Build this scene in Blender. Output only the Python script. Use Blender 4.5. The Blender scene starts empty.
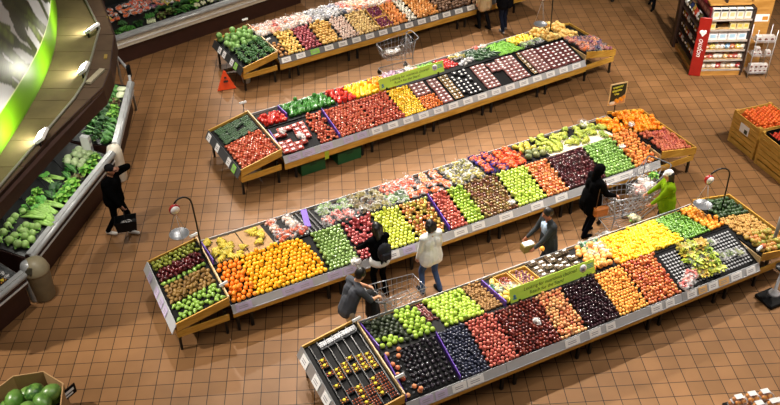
import bpy, bmesh, math, random
from mathutils import Vector, Matrix, Quaternion, noise
import numpy as np
random.seed(7)
rnd = random.random
uni = random.uniform
PI = math.pi
C = bpy.context.scene.collection
SC = bpy.context.scene

# ------------------------------------------------------------------ camera
cd = bpy.data.cameras.new('camera')
cam = bpy.data.objects.new('camera', cd)
C.objects.link(cam)
cd.sensor_width = 36.0
cd.lens = 891.22 * 36.0 / 780.0
cd.clip_end = 200
cam.matrix_world = Matrix.Translation((0, 0, 11.6015)) @ Matrix.Rotation(PI / 2 - 0.64627, 4, 'X') @ Matrix.Rotation(-0.0115, 4, 'Z')
SC.camera = cam

# ------------------------------------------------------------------ world, lights, exposure
w = bpy.data.worlds.new('world')
SC.world = w
w.use_nodes = True
w.node_tree.nodes['Background'].inputs[0].default_value = (1.0, 0.95, 0.88, 1)
w.node_tree.nodes['Background'].inputs[1].default_value = 0.06
SC.view_settings.view_transform = 'Standard'
SC.view_settings.look = 'None'
SC.view_settings.exposure = 0.5
SC.view_settings.gamma = 1.0
SC.view_settings.use_curve_mapping = False


def spot(loc, target, watts, size=50, blend=0.5, radius=0.2, col=(1, 0.92, 0.82)):
    l = bpy.data.lights.new('spot_light', 'SPOT')
    l.energy = watts
    l.spot_size = math.radians(size)
    l.spot_blend = blend
    l.shadow_soft_size = radius
    l.color = col
    o = bpy.data.objects.new('spot_light', l)
    C.objects.link(o)
    o.location = loc
    d = Vector(target) - Vector(loc)
    o.rotation_euler = d.to_track_quat('-Z', 'Y').to_euler()
    return o


# stand frames: origin (front left corner of the main tray), direction along, length
STANDS = {
    'S4': ((0.208, 9.246), (0.89859, 0.43879), 7.38),
    'S3': ((-2.831, 11.494), (0.89227, 0.45150), 9.72),
    'S2': ((-2.328, 16.171), (0.86439, 0.50282), 8.55),
    'S1': ((-2.850, 20.729), (0.85780, 0.51398), 8.3),
}
RIDGE = {'S4': (0.86, 0.92), 'S3': (0.92, 0.90), 'S2': (0.92, 0.90), 'S1': (0.92, 0.90)}
DEPTH = 1.86
Z_FRONT, Z_BACK = 0.66, 0.74


def W(st, s, t, z=0.0):
    (ax, ay), (ux, uy), L = STANDS[st]
    return Vector((ax + ux * s - uy * t, ay + uy * s + ux * t, z))


def ROT(st):
    u = STANDS[st][1]
    return math.atan2(u[1], u[0])


# lamp rows hang behind each stand (far side), aimed at its trays; their light crosses the stands towards the camera side
for st, n, e in (('S4', 3, 1600), ('S3', 4, 1550), ('S2', 4, 1600), ('S1', 3, 2300)):
    L = STANDS[st][2]
    for k in range(n):
        s = L * (k + 0.5) / n
        a = W(st, s + 0.3, 5.2, 9.6)
        b = W(st, s, 0.8, 0.8)
        spot(a, b, e, 42, 0.8, 0.12)
    for k in range(2):
        s = L * (k + 0.5) / 2
        spot(W(st, s + 1.0, 12.5, 9.4), W(st, s, -.3, 0.5), e * 1.9, 32, 0.8, 0.12)
# lamps over the aisle at the left and over the right hand floor
spot((-6.5, 12.0, 9.0), (-3.9, 14.5, 0), 950, 62, 0.7, 0.15)
spot((-11.0, 9.0, 8.8), (-4.9, 9.6, 0), 2800, 46, 0.7, 0.12)
spot((-4.0, 20.0, 10.0), (-4.8, 18.0, 0), 1250, 60, 0.7, 0.2)
spot((10.5, 15.0, 9.5), (8.0, 17.5, 0), 2300, 90, 0.7, 0.2)
spot((8.0, 15.0, 9.0), (8.7, 21.2, 1.0), 2800, 40, 0.7, 0.2)
spot((9.5, 14.0, 9.5), (5.2, 10.4, 0), 700, 60, 0.7, 0.2)
spot((-2.5, 18.5, 9.0), (-5.2, 23.2, 0.8), 900, 60, 0.7, 0.2)


def area(loc, target, watts, sx, sy, col=(1, 0.93, 0.84)):
    l = bpy.data.lights.new('area_light', 'AREA')
    l.shape = 'RECTANGLE'
    l.size, l.size_y, l.energy, l.color = sx, sy, watts, col
    o = bpy.data.objects.new('area_light', l)
    C.objects.link(o)
    o.location = loc
    o.rotation_euler = (Vector(target) - Vector(loc)).to_track_quat('-Z', 'Y').to_euler()


area((3, 7.0, 13.5), (3, 15, 0), 560, 14, 5)  # broad fill light added from the camera side, no fixture there

# ------------------------------------------------------------------ materials
MATS = {}


def srgb(c):
    return tuple(((v / 255.0) / 12.92 if v / 255.0 <= 0.04045 else ((v / 255.0 + 0.055) / 1.055) ** 2.4) for v in c)


def mat(name, col, rough=0.5, metal=0.0, var=0.12, scale=6.0, emit=0.0, bump=0.0, spec=0.5, coat=0.0):
    """plain procedural material: base colour broken up by noise"""
    if name in MATS:
        return MATS[name]
    m = bpy.data.materials.new(name)
    m.use_nodes = True
    nt = m.node_tree
    b = nt.nodes['Principled BSDF']
    c = srgb(col)
    tc = nt.nodes.new('ShaderNodeTexCoord')
    nz = nt.nodes.new('ShaderNodeTexNoise')
    nz.inputs['Scale'].default_value = scale
    nz.inputs['Detail'].default_value = 4
    nt.links.new(tc.outputs['Object'], nz.inputs['Vector'])
    mr = nt.nodes.new('ShaderNodeMapRange')
    mr.inputs['From Min'].default_value = 0.3
    mr.inputs['From Max'].default_value = 0.7
    mr.inputs['To Min'].default_value = 1 - var
    mr.inputs['To Max'].default_value = 1 + var
    nt.links.new(nz.outputs['Fac'], mr.inputs['Value'])
    mx = nt.nodes.new('ShaderNodeVectorMath')
    mx.operation = 'SCALE'
    mx.inputs[0].default_value = c
    nt.links.new(mr.outputs[0], mx.inputs['Scale'])
    nt.links.new(mx.outputs[0], b.inputs['Base Color'])
    b.inputs['Roughness'].default_value = rough
    b.inputs['Metallic'].default_value = metal
    b.inputs['Specular IOR Level'].default_value = spec
    b.inputs['Coat Weight'].default_value = coat
    if emit:
        b.inputs['Emission Color'].default_value = (*c, 1)
        b.inputs['Emission Strength'].default_value = emit
    if bump:
        bp = nt.nodes.new('ShaderNodeBump')
        bp.inputs['Strength'].default_value = bump
        nt.links.new(nz.outputs['Fac'], bp.inputs['Height'])
        nt.links.new(bp.outputs[0], b.inputs['Normal'])
    MATS[name] = m
    return m


def fruit_mat(name, cols, rough=0.32, blotch=0.35, scale=9.0, spec=0.5):
    """skin colour differs from fruit to fruit (object random) and is blotched with a neighbouring colour"""
    key = 'skin_' + name
    if key in MATS:
        return MATS[key]
    m = bpy.data.materials.new(key)
    m.use_nodes = True
    nt = m.node_tree
    b = nt.nodes['Principled BSDF']
    oi = nt.nodes.new('ShaderNodeObjectInfo')

    def ramp(src):
        r = nt.nodes.new('ShaderNodeValToRGB')
        n = len(cols)
        el = r.color_ramp.elements
        while len(el) < n:
            el.new(0.5)
        for i, c in enumerate(cols):
            el[i].position = i / max(1, n - 1)
            el[i].color = (*srgb(c), 1)
        nt.links.new(src, r.inputs[0])
        return r
    r1 = ramp(oi.outputs['Random'])
    mul = nt.nodes.new('ShaderNodeMath')
    mul.operation = 'MULTIPLY'
    mul.inputs[1].default_value = 7.31
    nt.links.new(oi.outputs['Random'], mul.inputs[0])
    fr = nt.nodes.new('ShaderNodeMath')
    fr.operation = 'FRACT'
    nt.links.new(mul.outputs[0], fr.inputs[0])
    r2 = ramp(fr.outputs[0])
    tc = nt.nodes.new('ShaderNodeTexCoord')
    nz = nt.nodes.new('ShaderNodeTexNoise')
    nz.noise_dimensions = '4D'
    nz.inputs['Scale'].default_value = scale
    nz.inputs['Detail'].default_value = 2
    nt.links.new(tc.outputs['Object'], nz.inputs['Vector'])
    m2 = nt.nodes.new('ShaderNodeMath')
    m2.operation = 'MULTIPLY'
    m2.inputs[1].default_value = 40
    nt.links.new(oi.outputs['Random'], m2.inputs[0])
    nt.links.new(m2.outputs[0], nz.inputs['W'])
    mr = nt.nodes.new('ShaderNodeMapRange')
    mr.inputs['From Min'].default_value = 0.42
    mr.inputs['From Max'].default_value = 0.6
    mr.inputs['To Max'].default_value = min(1.0, blotch * 2)
    nt.links.new(nz.outputs['Fac'], mr.inputs['Value'])
    mx = nt.nodes.new('ShaderNodeMix')
    mx.data_type = 'RGBA'
    nt.links.new(mr.outputs[0], mx.inputs['Factor'])
    nt.links.new(r1.outputs[0], mx.inputs['A'])
    nt.links.new(r2.outputs[0], mx.inputs['B'])
    nt.links.new(mx.outputs['Result'], b.inputs['Base Color'])
    b.inputs['Roughness'].default_value = rough
    b.inputs['Specular IOR Level'].default_value = spec + (.35 if rough < .36 else 0)
    MATS[key] = m
    return m


def film_mat(name, col=(240, 240, 240), alpha=0.4, rough=0.15):
    if name in MATS:
        return MATS[name]
    m = bpy.data.materials.new(name)
    m.use_nodes = True
    nt = m.node_tree
    b = nt.nodes['Principled BSDF']
    b.inputs['Base Color'].default_value = (*srgb(col), 1)
    b.inputs['Roughness'].default_value = rough
    tc = nt.nodes.new('ShaderNodeTexCoord')
    nz = nt.nodes.new('ShaderNodeTexNoise')
    nz.inputs['Scale'].default_value = 9
    nt.links.new(tc.outputs['Object'], nz.inputs['Vector'])
    mr = nt.nodes.new('ShaderNodeMapRange')
    mr.inputs['From Min'].default_value = 0.5
    mr.inputs['From Max'].default_value = 0.62
    mr.inputs['To Min'].default_value = alpha * 0.12
    mr.inputs['To Max'].default_value = min(1, alpha * 2.4)
    nt.links.new(nz.outputs['Fac'], mr.inputs['Value'])
    nt.links.new(mr.outputs[0], b.inputs['Alpha'])  # opaque patches stand in for glints on the wrinkled film
    bp = nt.nodes.new('ShaderNodeBump')
    bp.inputs['Strength'].default_value = 0.8
    nt.links.new(nz.outputs['Fac'], bp.inputs['Height'])
    nt.links.new(bp.outputs[0], b.inputs['Normal'])
    MATS[name] = m
    return m


def floor_mat():
    m = bpy.data.materials.new('quarry_tile')
    m.use_nodes = True
    nt = m.node_tree
    b = nt.nodes['Principled BSDF']
    tc = nt.nodes.new('ShaderNodeTexCoord')
    mp = nt.nodes.new('ShaderNodeMapping')
    mp.vector_type = 'TEXTURE'
    mp.inputs['Rotation'].default_value = (0, 0, 0.05964)
    nt.links.new(tc.outputs['Object'], mp.inputs['Vector'])
    ad = nt.nodes.new('ShaderNodeVectorMath')
    ad.operation = 'ADD'
    ad.inputs[1].default_value = (2.8054 + 30.0, -10.2056 + 30.0, 0)
    nt.links.new(mp.outputs[0], ad.inputs[0])
    br = nt.nodes.new('ShaderNodeTexBrick')
    br.offset = 0.0
    br.squash = 1.0
    br.inputs['Scale'].default_value = 1.0
    br.inputs['Brick Width'].default_value = 0.3
    br.inputs['Row Height'].default_value = 0.3
    br.inputs['Mortar Size'].default_value = 0.007
    br.inputs['Mortar Smooth'].default_value = 0.3
    br.inputs['Bias'].default_value = 0.0
    br.inputs['Color1'].default_value = (*srgb((127, 91, 56)), 1)
    br.inputs['Color2'].default_value = (*srgb((143, 103, 66)), 1)
    br.inputs['Mortar'].default_value = (*srgb((26, 16, 10)), 1)
    nt.links.new(ad.outputs[0], br.inputs['Vector'])
    nz = nt.nodes.new('ShaderNodeTexNoise')
    nz.inputs['Scale'].default_value = 1.3
    nz.inputs['Detail'].default_value = 5
    nt.links.new(tc.outputs['Object'], nz.inputs['Vector'])
    mr = nt.nodes.new('ShaderNodeMapRange')
    mr.inputs['From Min'].default_value = 0.3
    mr.inputs['From Max'].default_value = 0.7
    mr.inputs['To Min'].default_value = 0.86
    mr.inputs['To Max'].default_value = 1.12
    nt.links.new(nz.outputs['Fac'], mr.inputs['Value'])
    sc = nt.nodes.new('ShaderNodeVectorMath')
    sc.operation = 'SCALE'
    nt.links.new(br.outputs['Color'], sc.inputs[0])
    nt.links.new(mr.outputs[0], sc.inputs['Scale'])
    nt.links.new(sc.outputs[0], b.inputs['Base Color'])
    b.inputs['Roughness'].default_value = 0.5
    b.inputs['Specular IOR Level'].default_value = 0.25
    bp = nt.nodes.new('ShaderNodeBump')
    bp.inputs['Strength'].default_value = 0.25
    bp.inputs['Distance'].default_value = 0.004
    inv = nt.nodes.new('ShaderNodeMath')
    inv.operation = 'SUBTRACT'
    inv.inputs[0].default_value = 1
    nt.links.new(br.outputs['Fac'], inv.inputs[1])
    nt.links.new(inv.outputs[0], bp.inputs['Height'])
    nt.links.new(bp.outputs[0], b.inputs['Normal'])
    return m


def wood_mat(name, c1, c2, scale=3.0):
    if name in MATS:
        return MATS[name]
    m = bpy.data.materials.new(name)
    m.use_nodes = True
    nt = m.node_tree
    b = nt.nodes['Principled BSDF']
    tc = nt.nodes.new('ShaderNodeTexCoord')
    mp = nt.nodes.new('ShaderNodeMapping')
    mp.inputs['Scale'].default_value = (1, 6, 6)
    nt.links.new(tc.outputs['Object'], mp.inputs['Vector'])
    nz = nt.nodes.new('ShaderNodeTexNoise')
    nz.inputs['Scale'].default_value = scale
    nz.inputs['Detail'].default_value = 5
    nt.links.new(mp.outputs[0], nz.inputs['Vector'])
    r = nt.nodes.new('ShaderNodeValToRGB')
    r.color_ramp.elements[0].position = 0.35
    r.color_ramp.elements[1].position = 0.65
    r.color_ramp.elements[0].color = (*srgb(c1), 1)
    r.color_ramp.elements[1].color = (*srgb(c2), 1)
    nt.links.new(nz.outputs['Fac'], r.inputs[0])
    nt.links.new(r.outputs[0], b.inputs['Base Color'])
    b.inputs['Roughness'].default_value = 0.5
    MATS[name] = m
    return m


M_WOOD = wood_mat('honey_wood', (184, 134, 44), (212, 164, 70))
M_CRATE = wood_mat('crate_wood', (186, 138, 50), (214, 168, 80))
M_BLACK = mat('black_plastic', (13, 13, 14), 0.6, spec=0.15)
M_LEG = mat('black_steel', (14, 14, 15), 0.4)
M_RAIL = mat('grey_rail', (186, 187, 190), 0.5, 0.0, 0.05)
M_DARKRAIL = mat('dark_grey_rail', (84, 86, 88), 0.4, 0.2, 0.06)
M_CHROME = mat('chrome_wire', (196, 196, 200), 0.3, 0.25, 0.03)
M_CARD = mat('white_card', (246, 245, 243), 0.6, 0, 0.04)
M_LILAC = mat('lilac_card', (196, 182, 212), 0.6, 0, 0.1)
M_INK = mat('grey_print', (160, 156, 162), 0.7)
M_PURPLE = mat('purple_plastic', (104, 66, 176), 0.4, 0, 0.06)
M_CARDBOARD = mat('cardboard', (178, 140, 94), 0.8, 0, 0.08)
M_PAPER = mat('pale_paper', (226, 216, 190), 0.8, 0, 0.05)
M_WHITE = mat('white_plastic', (232, 232, 230), 0.4, 0, 0.04)
M_SIGN = mat('lime_sign', (196, 234, 84), 0.5, 0, 0.04)
M_SIGNINK = mat('dark_green_ink', (40, 62, 22), 0.6)
M_FILM = film_mat('clear_film', (236, 236, 236), 0.26)
M_WIREDARK = mat('dark_wire', (40, 40, 42), 0.4, 0.5)

# ------------------------------------------------------------------ mesh building


class MB:
    """collects shapes and links them as ONE mesh object"""

    def __init__(self):
        self.v, self.f, self.m, self.s = [], [], [], []

    def add(self, verts, faces, mi=0, smooth=False):
        o = len(self.v)
        self.v += [tuple(x) for x in verts]
        for f in faces:
            self.f.append([o + i for i in f])
            self.m.append(mi)
            self.s.append(smooth)
        return self

    def box(self, c, d, mi=0, rot=None, bev=0.0):
        x, y, z = d[0] / 2, d[1] / 2, d[2] / 2
        if bev <= 0:
            vs = [(-x, -y, -z), (x, -y, -z), (x, y, -z), (-x, y, -z), (-x, -y, z), (x, -y, z), (x, y, z), (-x, y, z)]
            fs = [(3, 2, 1, 0), (4, 5, 6, 7), (0, 1, 5, 4), (1, 2, 6, 5), (2, 3, 7, 6), (3, 0, 4, 7)]
        else:
            b = min(bev, x * .9, y * .9, z * .9)
            ring = [(-x + b, -y), (x - b, -y), (x, -y + b), (x, y - b), (x - b, y), (-x + b, y), (-x, y - b), (-x, -y + b)]
            inn = [(-x + b, -y + b), (x - b, -y + b), (x - b, -y + b), (x - b, y - b), (x - b, y - b), (-x + b, y - b), (-x + b, y - b), (-x + b, -y + b)]
            vs = [(a, q, -z) for a, q in inn] + [(a, q, -z + b) for a, q in ring] + [(a, q, z - b) for a, q in ring] + [(a, q, z) for a, q in inn]
            fs = [tuple(range(7, -1, -1)), tuple(range(24, 32))]
            for l in range(3):
                for i in range(8):
                    j = (i + 1) % 8
                    fs.append((l * 8 + i, l * 8 + j, l * 8 + 8 + j, l * 8 + 8 + i))
        R = rot.to_matrix() if isinstance(rot, Quaternion) else (rot if rot is not None else Matrix.Identity(3))
        c = Vector(c)
        return self.add([c + R @ Vector(q) for q in vs], fs, mi)

    def slab(self, p, th, mi=0, n=None):
        """quad given by four corners, thickened downwards along its normal"""
        p = [Vector(q) for q in p]
        if n is None:
            n = (p[1] - p[0]).cross(p[3] - p[0]).normalized()
        q = [a - n * th for a in p]
        k = len(p)
        fs = [tuple(range(k)), tuple(range(2 * k - 1, k - 1, -1))] + [(i, k + i, k + (i + 1) % k, (i + 1) % k) for i in range(k)]
        return self.add(p + q, fs, mi)

    def prism(self, pts, z0, z1, mi=0):
        k = len(pts)
        vs = [(x, y, z0) for x, y in pts] + [(x, y, z1) for x, y in pts]
        fs = [tuple(range(k - 1, -1, -1)), tuple(range(k, 2 * k))] + [(i, (i + 1) % k, k + (i + 1) % k, k + i) for i in range(k)]
        return self.add(vs, fs, mi)

    def tube(self, pts, r, mi=0, n=6, closed=False, smooth=True, cap=True):
        pts = [Vector(p) for p in pts]
        k = len(pts)
        rr = r if isinstance(r, (list, tuple)) else [r] * k
        vs, fs = [], []
        up = Vector((0.13, 0.27, 0.95)).normalized()
        for i, p in enumerate(pts):
            a = pts[(i - 1) % k] if (i > 0 or closed) else p
            b = pts[(i + 1) % k] if (i < k - 1 or closed) else p
            d = (b - a)
            d = d.normalized() if d.length > 1e-9 else Vector((0, 0, 1))
            x = d.cross(up)
            if x.length < 0.05:
                x = d.cross(Vector((1, 0, 0)))
            x.normalize()
            y = d.cross(x)
            for j in range(n):
                an = 2 * PI * j / n
                vs.append(p + (x * math.cos(an) + y * math.sin(an)) * rr[i])
        for i in range(k if closed else k - 1):
            for j in range(n):
                a, b = i * n + j, i * n + (j + 1) % n
                c, d = ((i + 1) % k) * n + (j + 1) % n, ((i + 1) % k) * n + j
                fs.append((a, b, c, d))
        if cap and not closed:
            fs.append(tuple(range(n - 1, -1, -1)))
            fs.append(tuple(range((k - 1) * n, k * n)))
        return self.add(vs, fs, mi, smooth)

    def lathe(self, prof, c=(0, 0, 0), mi=0, n=12, smooth=True, rot=None, sq=(1, 1)):
        """prof: (radius, z) from bottom to top"""
        vs, fs = [], []
        R = rot if rot is not None else Matrix.Identity(3)
        c = Vector(c)
        for r, z in prof:
            for j in range(n):
                a = 2 * PI * j / n
                vs.append(c + R @ Vector((r * math.cos(a) * sq[0], r * math.sin(a) * sq[1], z)))
        for i in range(len(prof) - 1):
            for j in range(n):
                fs.append((i * n + j, i * n + (j + 1) % n, (i + 1) * n + (j + 1) % n, (i + 1) * n + j))
        fs.append(tuple(range(n - 1, -1, -1)))
        fs.append(tuple(range((len(prof) - 1) * n, len(prof) * n)))
        return self.add(vs, fs, mi, smooth)

    def ball(self, c, r, mi=0, n=8, rings=5, sc=(1, 1, 1), rot=None):
        vs, fs = [], []
        R = rot if rot is not None else Matrix.Identity(3)
        c = Vector(c)
        vs.append(c + R @ Vector((0, 0, -r * sc[2])))
        for i in range(1, rings):
            a = -PI / 2 + PI * i / rings
            for j in range(n):
                b = 2 * PI * j / n
                vs.append(c + R @ Vector((math.cos(a) * math.cos(b) * r * sc[0], math.cos(a) * math.sin(b) * r * sc[1], math.sin(a) * r * sc[2])))
        vs.append(c + R @ Vector((0, 0, r * sc[2])))
        top = len(vs) - 1
        for j in range(n):
            fs.append((0, 1 + (j + 1) % n, 1 + j))
            fs.append((top, 1 + (rings - 2) * n + j, 1 + (rings - 2) * n + (j + 1) % n))
        for i in range(rings - 2):
            for j in range(n):
                fs.append((1 + i * n + j, 1 + i * n + (j + 1) % n, 1 + (i + 1) * n + (j + 1) % n, 1 + (i + 1) * n + j))
        return self.add(vs, fs, mi, True)

    def leaf(self, base, d, up, ln, wd, mi=0, curl=0.3, th=0.0):
        """a curved leaf blade"""
        base, d, up = Vector(base), Vector(d).normalized(), Vector(up).normalized()
        x = d.cross(up).normalized()
        up = x.cross(d).normalized()
        vs, fs = [], []
        prof = [0.25, 0.8, 1.0, 0.75, 0.2]
        for i, q in enumerate(prof):
            f = i / 4
            c = base + d * (ln * f) + up * (curl * ln * (f - f * f * 1.6))
            e = wd * q / 2
            rf = 0.18 * wd * (1 if i % 2 else -0.4)
            vs += [c - x * e + up * (rf + wd * .15), c, c + x * e + up * (rf + wd * .15)]
        for i in range(4):
            a = i * 3
            fs += [(a, a + 1, a + 4, a + 3), (a + 1, a + 2, a + 5, a + 4)]
        return self.add(vs, fs, mi, True)

    def mesh(self, name, mats):
        me = bpy.data.meshes.new(name)
        me.from_pydata(self.v, [], self.f)
        for mm in (mats if isinstance(mats, (list, tuple)) else [mats]):
            me.materials.append(mm)
        me.polygons.foreach_set('material_index', self.m)
        me.polygons.foreach_set('use_smooth', self.s)
        me.update()
        return me

    def build(self, name, mats, parent=None, loc=None, rotz=0.0):
        return obj(name, self.mesh(name, mats), parent, loc, rotz)


def obj(name, me, parent=None, loc=None, rotz=0.0):
    o = bpy.data.objects.new(name, me)
    C.objects.link(o)
    if parent is not None:
        o.parent = parent
    if loc is not None:
        o.location = loc
    if rotz:
        o.rotation_euler = (0, 0, rotz)
    return o


def tag(o, label=None, cat=None, group=None, kind=None):
    if label:
        o['label'] = label
    if cat:
        o['category'] = cat
    if group:
        o['group'] = group
    if kind:
        o['kind'] = kind
    return o


def thing(name, label, cat, loc=(0, 0, 0), rotz=0.0, group=None):
    o = bpy.data.objects.new(name, None)
    o.empty_display_size = 0.1
    C.objects.link(o)
    o.location = loc
    o.rotation_euler = (0, 0, rotz)
    return tag(o, label, cat, group)


def dup(root, loc, rotz=0.0, label=None, group=None):
    r = root.copy()
    C.objects.link(r)
    r.location = loc
    r.rotation_euler = (0, 0, rotz)
    if label:
        r['label'] = label
    if group:
        r['group'] = group
    for ch in list(root.children):
        c = ch.copy()
        C.objects.link(c)
        c.parent = r
        for g in ch.children:
            d = g.copy()
            C.objects.link(d)
            d.parent = c
    return r


def structure(o):
    o['kind'] = 'structure'
    return o


# ------------------------------------------------------------------ the setting
mb = MB()
mb.add([(-14, 2, 0), (18, 2, 0), (18, 34, 0), (-14, 34, 0)], [(0, 1, 2, 3)])
structure(mb.build('floor', floor_mat()))
M_WALL = mat('painted_wall', (150, 144, 132), 0.8)
mb = MB()
mb.box((2, 34.1, 7), (32, 0.2, 14))
structure(mb.build('wall_back', M_WALL))

WALLC = [(-7.50, 10.6), (-7.46, 12.5), (-7.43, 14.2), (-7.42, 15.66), (-7.48, 17.0), (-7.67, 18.4), (-8.07, 20.0), (-8.44, 21.1), (-9.1, 22.6)]


def catmull(pts, n):
    out = []
    P = [Vector(p) for p in pts]
    for i in range(len(P) - 1):
        p0, p1, p2, p3 = P[max(i - 1, 0)], P[i], P[i + 1], P[min(i + 2, len(P) - 1)]
        for k in range(n):
            t = k / n
            out.append(0.5 * ((2 * p1) + (p2 - p0) * t + (2 * p0 - 5 * p1 + 4 * p2 - p3) * t * t + (3 * p1 - p0 - 3 * p2 + p3) * t ** 3))
    out.append(P[-1])
    return out


wc = catmull(WALLC, 5)
mb = MB()
poly = [(p.x, p.y) for p in wc]
mb.prism(poly + [(-13.5, 22.6), (-13.5, 10.6)], 2.17, 7.0)
mb.prism([(x - .75, y) for x, y in poly] + [(-13.5, 22.6), (-13.5, 10.6)], 0.0, 2.17)
structure(mb.build('wall_left', M_WALL))

# ------------------------------------------------------------------ produce stands


def Hs(st, t):
    """height of the tray bottoms across a stand"""
    rt, rz = RIDGE[st]
    if t < rt:
        return Z_FRONT + (rz - Z_FRONT) * t / rt
    return rz + (Z_BACK - rz) * (t - rt) / (DEPTH - rt)


def slope_rot(st, t):
    rt, rz = RIDGE[st]
    return math.atan2(rz - Z_FRONT, rt) if t < rt else math.atan2(Z_BACK - rz, DEPTH - rt)


STAND_WORDS = {'S4': ('nearest', 'piled with plums and lemons', 1.55), 'S3': ('third', 'of apples, the longest of the four', 1.78),
               'S2': ('second', 'of tomatoes and packed berries', 1.7), 'S1': ('farthest', 'of potatoes and onions', 1.8)}


def make_stand(st, plank):
    L = STANDS[st][2]
    which, what, step = STAND_WORDS[st]
    root = thing('produce_stand', f'{which} long sloped wooden produce stand {what}', 'produce stand', W(st, 0, 0, 0), ROT(st), 'long produce stands')
    rt, rz = RIDGE[st]
    # tray bottoms (black liner), front and back slope
    d = MB()
    d.slab([(0, 0, Z_FRONT), (L, 0, Z_FRONT), (L, rt, rz), (0, rt, rz)], 0.05)
    d.slab([(0, rt, rz), (L, rt, rz), (L, DEPTH, Z_BACK), (0, DEPTH, Z_BACK)], 0.05)
    d.build('tray_liner', M_BLACK, root)
    # wooden body below the slopes
    b = MB()
    for q in (0.03, L - 0.06):
        b.add([(q, 0.02, .5), (q, DEPTH - .02, .5), (q, DEPTH - .02, Z_BACK - .05), (q, rt, rz - .05), (q, .02, Z_FRONT - .05),
               (q + .03, 0.02, .5), (q + .03, DEPTH - .02, .5), (q + .03, DEPTH - .02, Z_BACK - .05), (q + .03, rt, rz - .05), (q + .03, .02, Z_FRONT - .05)],
              [(0, 1, 2, 3, 4), (9, 8, 7, 6, 5), (0, 5, 6, 1), (1, 6, 7, 2), (2, 7, 8, 3), (3, 8, 9, 4), (4, 9, 5, 0)])
    b.build('end_panel', M_WOOD, root)
    f = MB()
    f.box((L / 2, -0.06, .55 - plank / 2), (L, 0.025, plank), 0)
    f.build('front_plank', M_WOOD, root)
    f = MB()
    f.box((L / 2, DEPTH + 0.02, .62), (L, 0.025, .22), 0)
    f.build('back_plank', M_WOOD, root)
    # sloped price rail with a raised lip
    r = MB()
    n = 4
    for k in range(n):
        a, q = L * k / n + .004, L * (k + 1) / n - .004
        r.slab([(a, -0.07, .54), (q, -0.07, .54), (q, 0.0, Z_FRONT + .03), (a, 0.0, Z_FRONT + .03)], 0.012)
        r.box(((a + q) / 2, -0.074, .545), (q - a, 0.014, 0.014))
    r.build('price_rail', M_RAIL if st != 'S1' else mat('mid_grey_rail', (120, 120, 122), 0.4, 0.2, 0.05), root)
    r = MB()
    r.slab([(0, DEPTH + .012, Z_BACK + .05), (L, DEPTH + .012, Z_BACK + .05), (L, DEPTH + .03, Z_BACK - .1), (0, DEPTH + .03, Z_BACK - .1)][::-1], 0.012)
    r.build('back_rail', M_RAIL, root)
    m = MB()
    m.box((L / 2, rt, rz + .005), (L, .012, .04))
    m.build('ridge_board', M_BLACK, root)
    # paired legs, each with a foot bar
    s = 0.1 if st == 'S3' else 0.3
    k = 0
    while s < L - 0.1:
        for ds in (0, 0.26):
            for t in (0.06, DEPTH - .08):
                g = MB()
                x = min(s + ds, L - .06)
                g.box((x, t, .27), (.05, .05, .54))
                g.build('leg', M_LEG, root)
        s += step
    return root


for st, plank in (('S4', .1), ('S3', .1), ('S2', .17), ('S1', .17)):
    make_stand(st, plank)

M_TRIM = wood_mat('pale_trim_wood', (206, 168, 110), (226, 196, 146))


def end_tray(st, side, label, rail_mat, dark=True, wood_rail=False, z0=.64, z1=.84, ln=.98):
    """separate sloping tray on its own legs at the head of a stand: local x runs outward from the stand"""
    L = STANDS[st][2]
    if side < 0:
        base = W(st, -0.02, 0, 0)
        sg = -1
    else:
        base = W(st, L + 0.02, 0, 0)
        sg = 1
    root = thing('end_tray', label, 'produce tray', base, ROT(st), 'sloped trays at the ends of the stands')
    X = lambda x: sg * x

    def q4(ps):
        return ps if sg > 0 else ps[::-1]
    d = MB()
    d.slab(q4([(X(0), 0, z1), (X(ln), 0, z0), (X(ln), DEPTH, z0), (X(0), DEPTH, z1)]), .03, 0, Vector((0, 0, 1)))
    d.build('tray_liner', M_BLACK, root)
    for t in (0, DEPTH):
        p = MB()
        a = [(X(0), t, z1 - .12), (X(ln), t, z0 - .12), (X(ln), t, z0 + .06), (X(0), t, z1 + .06)]
        p.add([(x, y - .012, z) for x, y, z in a] + [(x, y + .012, z) for x, y, z in a], [(0, 1, 2, 3), (7, 6, 5, 4), (0, 4, 5, 1), (1, 5, 6, 2), (2, 6, 7, 3), (3, 7, 4, 0)])
        p.build('side_board', M_WOOD, root)
        p = MB()
        p.box((X(ln / 2 + .02), t, .44), (ln - .04, .024, .14))
        p.build('lower_board', M_WOOD, root)
    t_ = MB()
    if side > 0:
        t_.box((X(-.005), DEPTH / 2, z1 - .14), (.025, DEPTH, .2))
    else:
        t_.box((X(-.005), DEPTH / 2, z1 + (.02 if side < 0 else -.02)), (.025, DEPTH, .12))
    t_.build('inner_board', M_TRIM, root)
    o_ = MB()
    if wood_rail:
        o_.box((X(ln + .012), DEPTH / 2, z0 - .02), (.024, DEPTH + .04, .17))
        o_.build('outer_board', M_WOOD, root)
    else:
        o_.slab(q4([(X(ln + .1), -.02, z0 - .13), (X(ln + .1), DEPTH + .02, z0 - .13), (X(ln), DEPTH + .02, z0 + .055), (X(ln), -.02, z0 + .055)]), .014, 0)
        o_.build('price_rail', rail_mat, root)
        o_ = MB()
        o_.box((X(ln), DEPTH / 2, .46), (.024, DEPTH, .16))
        o_.build('outer_board', M_WOOD, root)
    for x in (.1, ln - .03):
        for t in (.07, DEPTH - .07):
            g = MB()
            g.box((X(x), t, .29), (.045, .045, .58))
            g.build('leg', M_LEG, root)
    return root


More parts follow.
